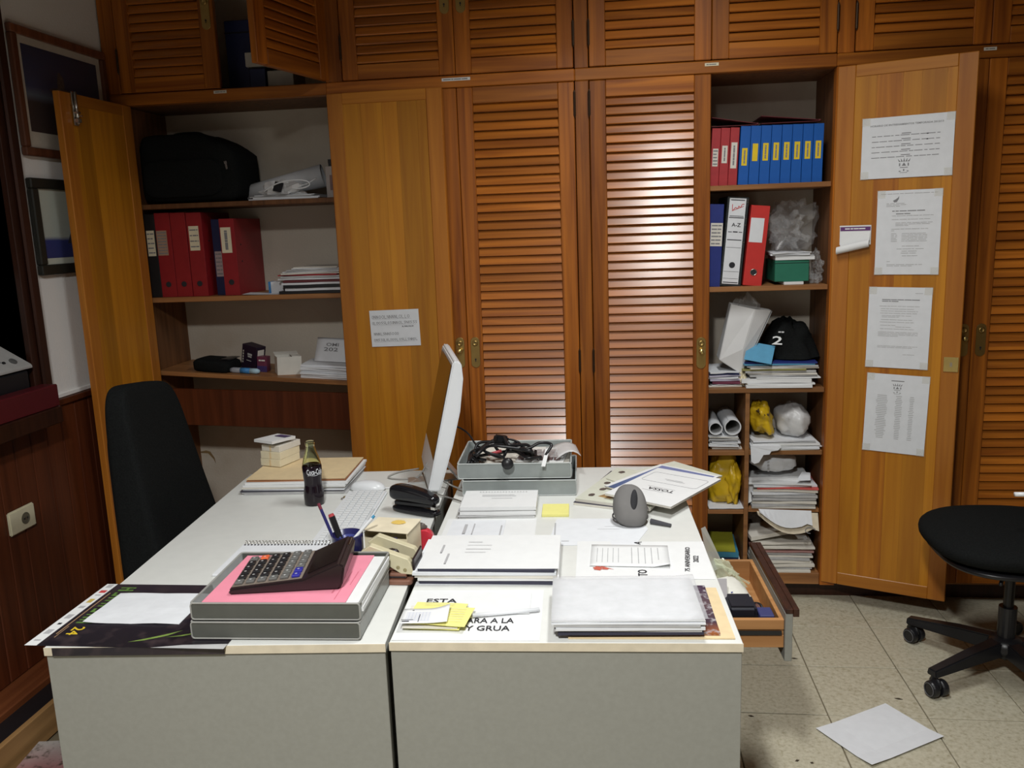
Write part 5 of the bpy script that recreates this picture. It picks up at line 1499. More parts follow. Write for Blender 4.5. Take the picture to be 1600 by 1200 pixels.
for yy, nm in ((-0.046, 'near'), (0.020, 'far')):
    O('arm_plate', T(PRISM(arm, 0.020), loc=(0, yy + 0.020, 0), rx=R(90)), PUNCHC, hpn, bevel=0.0015)
    for xx, zz in ((0.020, 0.034), (0.004, 0.040)):
        O('rivet', T(LATHE([(0.0042, 0), (0.0042, 0.0012), (0.002, 0.0018)], 12), loc=(xx, yy, zz), rx=R(90)), mat('dull_brass_rivet', (0.38, 0.33, 0.18), 0.4, 0.5), hpn)
O('handle_bar', T(B(-0.092, -0.052, -0.046, 0.042, 0, 0.006), loc=(0, 0, 0.079), ry=R(-20)), PUNCHC, hpn, bevel=0.002)
O('end_pad', B(0.0365, 0.042, -0.044, 0.040, 0.024, 0.062), BROWNBLK, hpn, bevel=0.003)
O('spring_housing', T(BLOB(0.026, 0.012, 0.022, 0.2, 3, 20, 12, 1.5), loc=(-0.022, -0.004, 0.048)), BROWNBLK, hpn, smooth=True)
rt = thing('tape_reel', 'red plastic reel half hidden behind the cream carton', 'reel', (-0.486, 2.012, ZD), R(8))
O('reel', T(LATHE([(0.027, 0), (0.027, 0.024)], 28), loc=(0, 0.011, 0.0275), rx=R(90)), REDPL, rt, smooth=False, bevel=0.002)
O('dark_top', T(BLOB(0.018, 0.010, 0.010, 0.2, 3, 16, 8, 1.5), loc=(-0.008, 0, 0.060)), mat('brown_grey_plastic', (0.10, 0.08, 0.07), 0.4), rt, smooth=True)
stp = thing('stapler', 'glossy black stapler beside the monitor', 'stapler', (-0.573, 2.285, ZD), R(-24))
GB = mat('glossy_black_plastic', (0.010, 0.010, 0.012), 0.12)
O('base', T(BLOB(0.082, 0.024, 0.010, 0.02, 2, 32, 12, 1.0, -0.0095, 0.6), loc=(0.006, 0, 0.0098)), GB, stp, smooth=True)
O('magazine', T(B(-0.066, 0.070, -0.011, 0.011, 0, 0.012), loc=(0, 0, 0.022), ry=R(-3)), BLACK, stp, bevel=0.002)
g = BLOB(0.085, 0.022, 0.022, 0.0, 2, 36, 16, 1.0, None, 0.6)
O('top_arm', T(([(x, y_, z * (0.75 + 0.5 * (0.5 - x / 0.17)) + 0.006 * (1 - (x / 0.085) ** 2)) for x, y_, z in g[0]], g[1]), loc=(0, 0, 0.050), ry=R(3)), GB, stp, smooth=True)
O('front_notch', B(0.066, 0.080, -0.012, 0.012, 0.022, 0.030), CHROME, stp)

# keyboard, mouse, bottle, paper pile, note blocks, keys
kb = thing('keyboard', 'slim white keyboard on the left desk', 'keyboard', (-0.7475, 2.245, ZD), R(4) + R(90))
O('case', B(-0.215, 0.215, -0.062, 0.062, 0, 0.010), WPLAS, kb, bevel=0.004, seg=2)
kk = MESH('keycap', B(-0.0082, 0.0082, -0.0082, 0.0082, 0, 0.004), mat('white_keycap', (0.66, 0.68, 0.69), 0.45, var=0.02), bevel=0.0012)
for i in range(22):
    for j in range(5):
        O('keycap', kk, parent=kb, loc=(-0.2 + i * 0.01905, -0.042 + j * 0.0195, 0.0101))
O('space_bar', B(-0.06, 0.035, -0.058, -0.0522, 0.0101, 0.013), mat('white_keycap', (0.66, 0.68, 0.69), 0.45, var=0.02), kb)
ms = thing('mouse', 'white one piece computer mouse on the left desk', 'mouse', (-0.775, 2.500, ZD), R(-6))
O('shell', T(BLOB(0.058, 0.030, 0.030, 0.0, 1, 36, 18, 1.0, 0.002, 0.85), loc=(0, 0, 0.0)), WPLAS, ms, smooth=True)
O('base_line', T(BLOB(0.0585, 0.0305, 0.004, 0.0, 1, 36, 8, 1.0, 0.0), loc=(0, 0, 0.0005)), GPLAS, ms, smooth=True)
tag(O('mouse_cable', TUBE(SPLINE([(-0.72, 2.503, 0.744), (-0.69, 2.52, 0.743), (-0.655, 2.56, 0.743), (-0.64, 2.60, 0.743)], 8), 0.0018, 6), WPLAS, smooth=True), 'thin white mouse cable running to the monitor foot', 'cable')

bo = thing('cola_bottle', 'half full glass cola bottle on the left desk', 'bottle', (-0.901, 2.362, ZD), 0)
prof = [(0.026, 0.000), (0.0295, 0.003), (0.0300, 0.030), (0.0292, 0.042), (0.0262, 0.060), (0.0258, 0.070), (0.0275, 0.090), (0.0290, 0.108), (0.0290, 0.118), (0.0265, 0.132), (0.0215, 0.150), (0.0165, 0.165), (0.0138, 0.177), (0.0130, 0.183), (0.0145, 0.184), (0.0145, 0.190), (0.0135, 0.191), (0.0140, 0.1925), (0.0140, 0.1955)]
inner = [(max(0.001, r_ - 0.0022), z) for r_, z in reversed(prof) if z > 0.005]
O('glass', LATHE(prof + inner + [(0.001, 0.005)], 36), mat('green_glass', (0.86, 0.93, 0.74), 0.03, trans=1.0, var=0.01, ior=1.40), bo, smooth=True)
O('cola', LATHE([(0.001, 0.0006)] + [(r_ + 0.0003, max(z, 0.0008)) for r_, z in prof if z <= 0.118] + [(0.0278, 0.124), (0.001, 0.1242)], 36), mat('cola_liquid', (0.010, 0.005, 0.009), 0.08), bo, smooth=True)
V, F = TXT('Coca-Cola', 0.050, 0.017)


def wrap(v, zc_, r_, a0):
    a = a0 + v[0] / r_
    return (r_ * math.sin(a), -r_ * math.cos(a), zc_ + v[1])


O('script', ([wrap(v, 0.107, 0.0299, 0.62) for v in V], F), WHITE2, bo)
O('swash', ([wrap((x, y_, 0), 0.0955, 0.0299, 0.62) for k in range(11) for x, y_ in ((-0.022 + k * 0.0044, 0.001 * math.sin(k)), (-0.022 + k * 0.0044, 0.001 * math.sin(k) + 0.0012))], [(2 * k, 2 * k + 2, 2 * k + 3, 2 * k + 1) for k in range(10)]), WHITE2, bo)

t, hs = stack('document_pile', 'document pile with a manila envelope on top at the back of the left desk', 'papers', (-1.010, 2.580, ZD), AL - R(2), 0.33, 0.255,
              [(0.0015, GREYP, 0.005, -0.004, 2), (0.005, GREYP, 0.0, 0.0, 0), (0.003, mat('dark_mag', (0.05, 0.05, 0.07), 0.4), -0.006, 0, 1), (0.004, WHITE2, 0.004, 0.002, -1), (0.005, OFFW, 0.0, 0.004, 1), (0.006, WHITE, 0.006, 0, -0.5), (0.007, WHITE, 0.01, 0.006, 0.5), (0.003, BROWNP, 0.006, 0.01, 1.2, 0.97, 0.96), (0.0025, MANILA, 0.004, 0.014, 0.6, 0.97, 0.95)], 141, wave=0.0015)
nbk = 'note blocks on the manila envelope'
zb = ZD + hs + 0.0012
for k, (dx, dy, h_, rz_, w_, lb, mm) in enumerate([(0, 0, 0.024, 0, 0.080, 'cream note block at the bottom of the small stack', CREAM), (0.001, 0.002, 0.024, 1, 0.080, 'cream note block in the middle of the small stack', CREAM), (0.004, 0.006, 0.020, -3, 0.076, 'fanned cream slips on top of the note blocks', OFFW)]):
    o = thing('note_block', lb, 'note block', (-1.122 + dx, 2.655 + dy, zb), R(-17 + rz_), nbk)
    O('paper_block', B(-w_ / 2, w_ / 2, -0.05, 0.055, 0, h_), mm, o, bevel=0.0006)
    O('centre_band', B(-0.004, 0.003, -0.0506, -0.0501, 0.001, h_ - 0.001), MANILA, o)
    zb += h_ + 0.0006
o = thing('leaflet', 'small leaflet with a purple patch topping the note blocks', 'leaflet', (-1.130, 2.645, zb + 0.008), R(-24), rx=R(-5), ry=R(0))
O('leaflet_sheet', SHEET(0.084, 0.105, 0.009, 4, 4, lambda u, v: 0.004 * v), WHITE, o)
O('purple_patch', B(-0.015, 0.034, 0.012, 0.042, 0.0138, 0.0142), mat('purple_patch_print', (0.08, 0.05, 0.14), 0.5), o)
ky = thing('key_bunch', 'small bunch of keys beside the bottle', 'keys', (-0.822, 2.405, ZD), R(15))
O('key_ring', TUBE([(0.010 * math.cos(R(a)), 0.010 * math.sin(R(a)), 0.002) for a in range(0, 360, 30)], 0.0012, 6, closed=True), CHROME, ky, smooth=True)
for k, a in enumerate((10, 60, -40)):
    O('key', T(J(PRISM([(0.010 + 0.009 * math.cos(R(b_)), 0.009 * math.sin(R(b_))) for b_ in range(0, 360, 45)], 0.0018), B(0.017, 0.042, -0.003, 0.003, 0, 0.0018)), loc=(0, 0, 0.0015 + 0.002 * k), rz=R(a)), BRASS if k else CHROME, ky)

# all-in-one computer facing left, tilted back on its foot
NEAR, FAR = Vector((-0.562, 2.420, 0)), Vector((-0.668, 2.800, 0))
ax = (FAR - NEAR)
mw = ax.length
rzm = math.atan2(ax.y, ax.x)
mo = thing('computer', 'white all-in-one computer seen edge on, facing the left chair', 'computer', (NEAR.x, NEAR.y, 0.7605), rzm)
tilt = R(13.5)


def mon(g, y=0.0):
    """local x along the width, y towards the back (away from the screen side), z up, then tilted back"""
    return T(g, ry=0.0, rx=tilt)


# local y: +y points to the left of ax direction (screen side); the back is towards -y
prof = [(0.0, 0.0), (0.0, 0.405), (-0.010, 0.412), (-0.026, 0.405), (-0.040, 0.36), (-0.050, 0.26), (-0.048, 0.15), (-0.040, 0.04), (-0.036, 0.004)]
n = len(prof)
V = [(0.0, a, b_) for a, b_ in prof] + [(mw, a, b_) for a, b_ in prof]
F = [tuple(range(n)), tuple(reversed(range(n, 2 * n)))] + [((i + 1) % n, i, n + i, n + (i + 1) % n) for i in range(n)]
O('shell', mon((V, F)), WPLAS, mo, bevel=0.004, seg=2)
O('screen', mon(B(0.014, mw - 0.014, 0.0003, 0.0016, 0.095, 0.392)), SCREEN, mo)
O('port_panel', mon(T(B(0.10, 0.28, -0.0515, -0.0500, 0.20, 0.27), loc=(0, 0, 0))), GPLAS, mo)
ft = [(0.10, -0.045, -0.02), (0.28, -0.045, -0.02)]
O('foot', J(T(B(0.16, 0.22, -0.115, 0.055, -0.0202, -0.0162)), ([(0.14, -0.05, 0.06), (0.24, -0.05, 0.06), (0.24, -0.105, -0.0143), (0.14, -0.105, -0.0143), (0.14, -0.058, 0.06), (0.24, -0.058, 0.06), (0.24, -0.111, -0.0143), (0.14, -0.111, -0.0143)], [(0, 1, 2, 3), (4, 7, 6, 5), (0, 4, 5, 1), (3, 2, 6, 7), (0, 3, 7, 4), (1, 5, 6, 2)])), mat('aluminium', (0.55, 0.55, 0.54), 0.35, 0.7), mo)
CAB = mat('grey_cable', (0.36, 0.35, 0.33), 0.5)
for k, (lb, pts) in enumerate([('grey monitor cable looping across the desk gap, upper one', [(-0.60, 2.56, 0.80), (-0.545, 2.53, 0.765), (-0.50, 2.50, 0.752), (-0.455, 2.455, 0.752), (-0.42, 2.40, 0.751), (-0.40, 2.36, 0.745)]),
                               ('grey monitor cable under the first, crossing to the document stack', [(-0.60, 2.52, 0.79), (-0.56, 2.44, 0.748), (-0.53, 2.43, 0.746), (-0.47, 2.385, 0.746), (-0.415, 2.335, 0.745), (-0.40, 2.32, 0.745)]),
                               ('grey cable coiled left of the monitor foot', [(-0.66, 2.72, 0.744), (-0.72, 2.68, 0.744), (-0.74, 2.62, 0.744), (-0.69, 2.60, 0.744), (-0.64, 2.62, 0.746), (-0.60, 2.60, 0.80)])]):
    tag(O('cable', TUBE(SPLINE(pts, 8), 0.0028, 8), CHROME if k == 1 else CAB, smooth=True), lb, 'cable')
tag(O('cable', TUBE(SPLINE([(-0.575, 2.62, 0.93), (-0.52, 2.64, 0.915), (-0.47, 2.62, 0.895), (-0.43, 2.56, 0.868), (-0.40, 2.54, 0.862)], 8), 0.003, 8), BLACK, smooth=True), 'black cable from the back of the monitor into the cable tray', 'cable')

# ================================================================== right desk
gr = 'stacked letter trays on the right desk'
tray('light grey letter tray, lower one at the back of the right desk', -0.285, 2.440, ZD, 0.345, 0.275, 0.048, AR, TRAYL, TRAYLR, TRAYL, gr)
tray('light grey letter tray, upper one full of black cables', -0.300, 2.452, ZD + 0.0502, 0.345, 0.275, 0.048, AR, TRAYL, TRAYLR, TRAYL, gr)
ZT = ZD + 0.0502 + 0.0035
t, hq = stack('document_pile', 'white papers in the bottom of the cable tray', 'papers', (-0.300, 2.590, ZT), AR, 0.31, 0.24, [(0.012, WHITE), (0.008, WHITE2, 0.004, 0, 1), (0.006, OFFW, 0.008, 0.0, -1)], 151, wave=0.001)
bp = thing('blister_pack', 'clear plastic pack with brown contents in the cable tray', 'pack', (-0.225, 2.575, ZT + hq + 0.001), R(-4))
O('tray_card', B(-0.075, 0.075, -0.055, 0.055, 0, 0.004), WHITE, bp)
for i in range(6):
    for j in range(3):
        O('cell', B(-0.068 + i * 0.0225, -0.050 + i * 0.0225, -0.046 + j * 0.031, -0.020 + j * 0.031, 0.0042, 0.016), mat('mauve_brown_cell', (0.16, 0.10, 0.10), 0.35), bp, bevel=0.002)
O('clear_lid', B(-0.074, 0.074, -0.054, 0.054, 0.017, 0.0185), CLEAR, bp)
tag(O('plastic_strip', T(B(-0.006, 0.006, -0.05, 0.05, 0, 0.002), loc=(-0.205, 2.478, ZT + hq + 0.030), rz=R(-5), rx=R(20)), WHITE), 'short white strap on the clear pack', 'strap')
tag(O('plastic_pouch', T(SHEET(0.075, 0.16, 0.001, 6, 6, lambda u, v: 0.03 * math.sin(u * 2.5) * (1 - 0.4 * v)), loc=(-0.150, 2.600, ZT + hq + 0.006), rz=R(8), ry=R(8)), TBAG, smooth=True), 'frosted plastic pouch sticking out of the upper right tray', 'pouch')
rnc = random.Random(12)
for k in range(7):
    amp_ = (0.040, 0.022, 0.050, 0.042, 0.012, 0.006, 0.030)[k]
    c0 = Vector((-0.405, 2.50, ZT + hq + 0.022))
    pts = [(-0.445 + 0.01 * (k % 6), 2.475 + 0.008 * (k % 6), ZT + hq + 0.010)]
    for q in range(7):
        u = q / 6
        pts.append((c0.x - 0.03 + 0.20 * u + rnc.uniform(-0.02, 0.02), 2.475 + rnc.uniform(0.0, 0.10), ZT + hq + 0.012 + amp_ * math.sin(math.pi * u) + rnc.uniform(0, 0.020)))
    lb = ['thickest black cable of the tangle in the upper tray', 'black cable at the left of the tangled bundle', 'black cable arching highest in the bundle', 'black cable curling right towards the clear pack', 'black cable at the back of the tangled bundle', 'black cable lying lowest in the tangled bundle', 'thin black cable in the thick of the tangle'][min(k, 6)]
    if k == 3:
        pts = pts[:4] + [(-0.27, 2.50, ZT + hq + 0.050), (-0.225, 2.51, ZT + hq + 0.066), (-0.190, 2.52, ZT + hq + 0.058), (-0.200, 2.50, ZT + hq + 0.040), (-0.206, 2.485, ZT + hq + 0.033)]
    tag(O('cable', TUBE(SPLINE(pts, 7), 0.0060 if k == 0 else 0.0048, 8), BLACK, smooth=True), lb, 'cable', 'black cables in the upper tray')
pg = thing('plug', 'black round plug hanging over the front of the upper tray', 'plug', (-0.318, 2.447, ZT + 0.030), R(5))
O('plug_body', T(LATHE([(0.010, 0), (0.017, 0.004), (0.018, 0.020), (0.012, 0.026)], 20), loc=(0, -0.006, 0.018), rx=R(75)), BLACK, pg, smooth=True)
O('plug_lead', TUBE(SPLINE([(0, 0.0, 0.020), (-0.02, 0.03, 0.032), (-0.06, 0.04, 0.040)], 6), 0.0035, 8), BLACK, pg, smooth=True)
pg = thing('plug', 'black angled plug on top of the cable tangle', 'plug', (-0.352, 2.545, ZT + hq + 0.058), R(30))
O('plug_body', T(B(-0.022, 0.022, -0.013, 0.013, 0, 0.024), ry=R(14)), BLACK, pg, bevel=0.005, seg=2)
O('plug_lead', TUBE(SPLINE([(0.02, 0, 0.010), (0.05, -0.01, 0.0), (0.08, -0.03, -0.03)], 6), 0.0035, 8), BLACK, pg, smooth=True)
tag(O('audio_plug', TUBE([(-0.385, 2.505, ZT + hq + 0.030), (-0.345, 2.515, ZT + hq + 0.040)], 0.005, 10), mat('dull_red_plastic', (0.42, 0.05, 0.06), 0.4)), 'small red plug among the black cables', 'plug', None)

# document with punched top edge
t, h1 = stack('document_pile', 'document with a punched top edge in front of the grey trays', 'papers', (-0.332, 2.318, ZD), AR, 0.215, 0.150, [(0.005, WHITE, 0.0, 0.0), (0.002, GREYP, -0.004, -0.004, 1), (0.010, WHITE, 0.004, 0.0, -0.6), (0.002, GREYP, -0.003, 0.002, 0.6), (0.010, WHITE, 0.004, 0.002, 0.3)], 161, wave=0.001)
O('punched_row', LINES([(-0.060 + 0.0085 * k, -0.0565 + 0.0085 * k, 0.058, 0.004) for k in range(17)], h1 + 0.0016), INKL, t)
O('faint_print', LINES([(-0.05, 0.045, 0.03, 0.002), (-0.05, 0.05, 0.02, 0.002), (-0.02, 0.04, 0.0, 0.002)], h1 + 0.0016), INKL, t)
t = thing('loose_sheet', 'white sheets between the punched document and the paper pile', 'paper', (-0.335, 2.125, ZD), AR)
O('sheet', SHEET(0.250, 0.225, 0.0006, 6, 5, wavy(5, 0.001)), WHITE, t)
O('half_sheet', T(SHEET(0.150, 0.18, 0.0006, 6, 5, wavy(7, 0.001)), loc=(-0.035, 0.004, 0.0022)), WHITE2, t)
O('faint_print', LINES([(-0.07, -0.062, 0.02, 0.07), (-0.045, -0.042, 0.02, 0.08), (0.03, 0.034, 0.0, 0.09)], 0.0055), INKL, t)
# big paper pile in a plastic sleeve
DM = mat('dark_magazine_edge', (0.035, 0.035, 0.06), 0.4)
t, h2 = stack('document_pile', 'tall paper pile with magazines in the middle of the right desk', 'papers', (-0.297, 1.899, ZD), AR - R(1), 0.325, 0.208,
              [(0.001, WHITE2, 0, 0.0, 0.5, 1.01), (0.008, DM, 0.002, 0.002, -0.6, 0.96), (0.006, WHITE, 0.004, 0.0, 0.4), (0.007, OFFW, 0.0, 0.0, -0.5, 1.01), (0.007, WHITE2, -0.004, -0.003, 0.4, 1.02), (0.006, DM, 0.002, 0.0, -0.8, 0.97), (0.0012, WHITE, 0.004, 0.002, 0.5)], 171, wave=0.0012)
O('form_print', LINES([(-0.06, -0.025, 0.055, 0.002), (-0.06, 0.0, 0.035, 0.0015), (-0.06, 0.0, 0.010, 0.002), (-0.06, -0.01, -0.01, 0.0015), (-0.12, -0.115, 0.01, 0.05), (-0.10, -0.095, -0.05, 0.06)], h2 + 0.0016), INKL, t)['kind'] = 'stuff'
# printed sign, sticky notes, squared slip and the rolled strip
sg = thing('printed_sign', 'white sign with bold black capitals at the front of the right desk', 'sign', (-0.303, 1.650, ZD), AR)
O('sheet', SHEET(0.297, 0.235, 0.0006, 5, 5, wavy(2, 0.0008)), WHITE, sg)
O('lettering', J(TXT('ARA A LA', 0.100, 0.022, (0.042, -0.034, 0.0020)), TXT('Y GRUA', 0.092, 0.022, (0.040, -0.068, 0.0020)), TXT('ESTA AR', 0.115, 0.020, (-0.050, 0.060, 0.0020))), INK, sg)
O('cover_slip', T(SHEET(0.155, 0.105, 0.0006, 5, 5, wavy(6, 0.001)), loc=(0.045, 0.048, 0.0024)), WHITE, sg)
tag(O('paper_strip', TUBE([(-0.298, 1.628, ZD + 0.007), (-0.160, 1.662, ZD + 0.007)], 0.0045, 10), WPLAS, smooth=True), 'thin white rolled strip lying on the bold sign', 'strip')
t, hk = stack('sticky_pad', 'yellow sticky notes with pencil writing on the bold sign', 'sticky notes', (-0.372, 1.618, ZD + 0.0042), AR - R(4), 0.115, 0.100, [(0.003, STICKY, 0.0, 0), (0.0015, OFFW, -0.006, -0.004, 3), (0.002, STICKY, -0.002, 0.006, -2, 0.98), (0.0006, STICKY, 0.028, -0.008, -4, 0.78, 0.85)], 181, wave=0.0018)
O('pencil_lines', LINES([(0.022, 0.060, 0.020 - 0.011 * k, 0.001) for k in range(6)] + [(-0.035, 0.03, 0.044 - 0.006 * k, 0.0008) for k in range(2)], hk + 0.0022), INKL, t)
sq = thing('squared_slip', 'curling squared paper slip on the sticky notes', 'paper', (-0.392, 1.598, ZD + 0.0042 + hk + 0.0015), AR + R(2))
O('slip', SHEET(0.098, 0.066, 0.0005, 10, 6, lambda u, v: 0.002 + 0.026 * max(0, u - 0.55) ** 1.6 * (0.4 + v)), WHITE, sq, smooth=True)
rows = [(-0.040, 0.012, -0.022 + 0.006 * k, 0.0006) for k in range(7)]
O('grid_print', J(LINES(rows, 0.0029), LINES([(-0.034 + 0.007 * k, -0.0336 + 0.007 * k, -0.004, 0.040) for k in range(7)], 0.0029)), mat('pale_blue_ink', (0.38, 0.42, 0.62), 0.8), sq)
O('ink_marks', LINES([(-0.047, -0.022, -0.018, 0.0016), (-0.045, -0.030, -0.025, 0.004), (-0.012, -0.0105, -0.012, 0.034), (-0.03, -0.026, 0.024, 0.002), (0.02, 0.023, -0.010, 0.002)], 0.0032), INK, sq)
# white folder pile on a magazine and a manila envelope
t, h3 = stack('manila_envelope', 'manila envelope and magazine under the white folder pile', 'envelope', (0.058, 1.671, ZD), AR, 0.325, 0.232, [(0.003, MANILA, 0.006, 0.0, 0), (0.005, picture('festive_cover_print', [(0.0, (0.35, 0.10, 0.02)), (0.25, (0.05, 0.03, 0.05)), (0.6, (0.10, 0.06, 0.07)), (1.0, (0.05, 0.03, 0.06))], 1, (0.42, 0.40, 0.42), 26), -0.012, 0.006, -0.6, 0.95, 0.96)], 191, wave=0.0006, pname='cover')
t, h4 = stack('folder_pile', 'white translucent folder pile at the front right of the desk', 'folders', (0.019, 1.652, ZD + h3 + 0.0005), AR + R(0.5), 0.300, 0.208, [(0.006, DM, 0.004, -0.002, 0.3, 0.95, 0.95), (0.004, GREYP, 0.0, 0, -0.4, 0.96, 0.96), (0.006, WHITE2, 0.003, 0.0, 0.5, 0.97), (0.004, GREYP, -0.002, 0, -0.4, 0.95), (0.003, WHITE2, 0.0, 0.0, 0), (0.001, WHITE, 0.0, 0.004, 0.3)], 201, wave=0.0015, pname='folder')
O('film_cover', T(SHEET(0.305, 0.212, 0.0006, 8, 8, lambda u, v: 0.002 + 0.003 * abs(noise.noise(Vector((u * 3, v * 3, 2)))) + 0.004 * max(0, u - 0.9) / 0.1), loc=(0.002, 0.0, h4 + 0.002)), mat('folder_film', (0.80, 0.81, 0.84), 0.45, alpha=0.30, spec=0.3), t, smooth=True)
# anniversary sheets
an = thing('anniversary_poster', 'white sheet with handwritten anniversary title and red logo', 'poster', (0.066, 1.957, ZD), AR - R(1.2))
O('sheet', SHEET(0.318, 0.232, 0.0008, 6, 6, wavy(4, 0.0008)), WHITE, an)
O('lettering', J(TXT('75 ANIVERSARIO', 0.150, 0.012, (0.108, 0.0, 0.0022), R(84)), TXT('2022', 0.040, 0.013, (0.128, 0.0, 0.0022), R(84)), TXT('TO', 0.036, 0.022, (-0.004, -0.085, 0.0022), R(90)), TXT('A', 0.018, 0.018, (-0.006, 0.104, 0.0022), R(75))), INK, an)
O('photo', B(-0.118, -0.106, 0.070, 0.090, 0.0020, 0.0024), mat('dark_photo_print', (0.10, 0.03, 0.03), 0.5), an)
O('red_logo', J(T(BLOB(0.010, 0.012, 0.0004, 0.7, 3, 18, 6, 2.4), loc=(-0.108, -0.060, 0.0022)), T(BLOB(0.008, 0.005, 0.0004, 0.6, 5, 16, 6, 2.4), loc=(-0.090, -0.062, 0.0022)), PRISM([(-0.10, -0.046), (-0.07, -0.066), (-0.102, -0.054)], 0.0003, 0.002)), mat('brick_red_print', (0.55, 0.12, 0.08), 0.6), an)
le = thing('letter', 'handwritten letter sheet lying across the anniversary poster', 'letter', (0.036, 1.972, ZD + 0.0035), AR - R(3))
O('sheet', SHEET(0.190, 0.135, 0.0005, 10, 8, lambda u, v: 0.008 * max(0, u - 0.8) / 0.2 * max(0, 0.4 - v) / 0.4), WHITE, le, smooth=True)
O('writing', LINES([(-0.080 + 0.013 * k, -0.0785 + 0.013 * k, 0.0, 0.09) for k in range(5)] + [(0.004 + 0.016 * k, 0.006 + 0.016 * k, 0.0, 0.10) for k in range(5)], 0.0009), INKL, le)
t = thing('loose_sheet', 'thin white sheet with a faint stamp in front of the grey case', 'paper', (-0.025, 2.140, ZD), AR)
O('sheet', PRISM([(-0.150, -0.095), (0.075, -0.090), (0.115, 0.02), (0.095, 0.10), (-0.130, 0.105)], 0.0006), WHITE2, t)
O('faint_print', LINES([(-0.115, -0.095, -0.065, 0.004), (-0.135, -0.131, 0.02, 0.10), (0.0, 0.05, 0.04, 0.0015), (-0.02, 0.04, 0.02, 0.0015)], 0.0009), INKL, t)
tag(O('sticky_pad', T(B(-0.038, 0.038, -0.045, 0.045, 0, 0.008), loc=(-0.166, 2.300, ZD), rz=AR), STICKY, bevel=0.0006), 'plain yellow sticky pad beside the magazines', 'sticky notes')
# fan of magazines
gr = 'magazines fanned at the back of the right desk'
MG = Vector((0.085, 2.545))


def magazine(label, dx, dy, z, rz, w, d, th, m, tilt=0.0):
    o = thing('magazine', label, 'magazine', (MG.x + dx, MG.y + dy, z), rz, gr, ry=tilt)
    O('pages', B(-w / 2, w / 2, -d / 2, d / 2, 0, th), OFFW, o)
    O('cover', SHEET(w + 0.002, d + 0.002, 0.0006, 4, 4), m, o, loc=(0, 0, th + 0.0002))
    return o


PV = mat('pale_green_cover', (0.66, 0.68, 0.58), 0.35, var=0.04)
m1 = magazine('dark covered magazine at the bottom of the fan', -0.046, -0.062, ZD, R(-19), 0.215, 0.335, 0.007, DM)
m2 = magazine('pale magazine with small portraits, second in the fan', -0.030, -0.064, ZD + 0.0084, R(-21.5), 0.228, 0.335, 0.008, PV)
for k in range(5):
    O('portrait', T(J(BLOB(0.010, 0.013, 0.0006, 0.2, k, 16, 6, 1.5)), loc=(-0.082 + 0.010 * (k % 2), -0.120 + 0.062 * k, 0.0092)), mat('portrait_print', (0.10, 0.08, 0.07), 0.5, var=0.5, scale=120), m2)
O('photo_band', PRISM([(-0.060, -0.125), (-0.018, -0.135), (0.050, 0.065), (0.035, 0.070)], 0.0004, 0.0090), picture('photo_band_print', [(0.0, (0.55, 0.36, 0.14)), (0.25, (0.06, 0.03, 0.05)), (0.5, (0.22, 0.16, 0.36)), (1.0, (0.20, 0.22, 0.45))], 1, None, 20), m2)
m5 = magazine('pale green magazine poking out at the far right of the fan', 0.070, 0.020, ZD + 0.0172, R(-50), 0.21, 0.29, 0.004, PV)
m3 = magazine('magazine with a blue sky cover, third in the fan', 0.062, -0.040, ZD + 0.0220, R(-38), 0.215, 0.290, 0.004, picture('blue_sky_cover', [(0.0, (0.05, 0.10, 0.22)), (0.5, (0.10, 0.16, 0.34)), (1.0, (0.16, 0.20, 0.42))], 1, None, 10))
O('white_margin', J(B(-0.1085, -0.095, -0.146, 0.146, 0.0050, 0.0054), B(-0.095, 0.1085, 0.136, 0.146, 0.0050, 0.0054), B(0.100, 0.1085, -0.146, 0.136, 0.0050, 0.0054)), WHITE, m3)
m4 = magazine('white magazine with a bold upside down title on top of the fan', 0.062, -0.112, ZD + 0.0278, R(-33), 0.215, 0.305, 0.006, WHITE)
O('title', TXT('TOSSA', 0.085, 0.020, (0.012, -0.040, 0.0074), R(180)), INK, m4)
O('border_print', TUBE([(x, y_, 0.0074) for x, y_ in RRECT(-0.092, 0.092, 0.02, 0.110, 0.012, 4)], 0.0007, 4, closed=True), INKL, m4)
O('fine_print', LINES([(-0.03, 0.03, 0.060, 0.002), (-0.02, 0.04, 0.052, 0.002), (-0.04, 0.05, -0.022, 0.0015), (-0.04, 0.03, -0.058, 0.0015)], 0.0074), INKL, m4)
# grey neoprene case with a slot, standing on its rim and leaning on the magazines
gc = thing('glasses_case', 'soft grey zipped case with a dark slot on the right desk', 'case', (0.043, 2.222, ZD), R(8))
g = BLOB(0.046, 0.046, 0.052, 0.03, 2, 40, 26, 1.2, None, 0.85)
O('shell', T(([(x * (1.0 + 0.12 * (-z / 0.05)) , y_ * (1 - 0.35 * (z / 0.052)) + 0.018 * z / 0.05, max(z, -0.047)) for x, y_, z in g[0]], g[1]), loc=(0, 0, 0.0475)), GREYF, gc, smooth=True)
O('slot', T(BLOB(0.0095, 0.007, 0.030, 0.0, 1, 20, 14), loc=(0.006, -0.030, 0.070), rx=R(-26), ry=R(8)), DGREYF, gc, smooth=True)
O('zip', TUBE([(0.0475 * math.cos(R(a)), 0.0475 * math.sin(R(a)), 0.016 + 0.002 * math.sin(R(a))) for a in range(0, 360, 15)], 0.0024, 6, closed=True), mat('zip_grey', (0.10, 0.10, 0.105), 0.6), gc, smooth=True)
O('zip_pull', TUBE([(0.046, -0.006, 0.045), (0.051, -0.008, 0.030)], 0.002, 6), CHROME, gc)
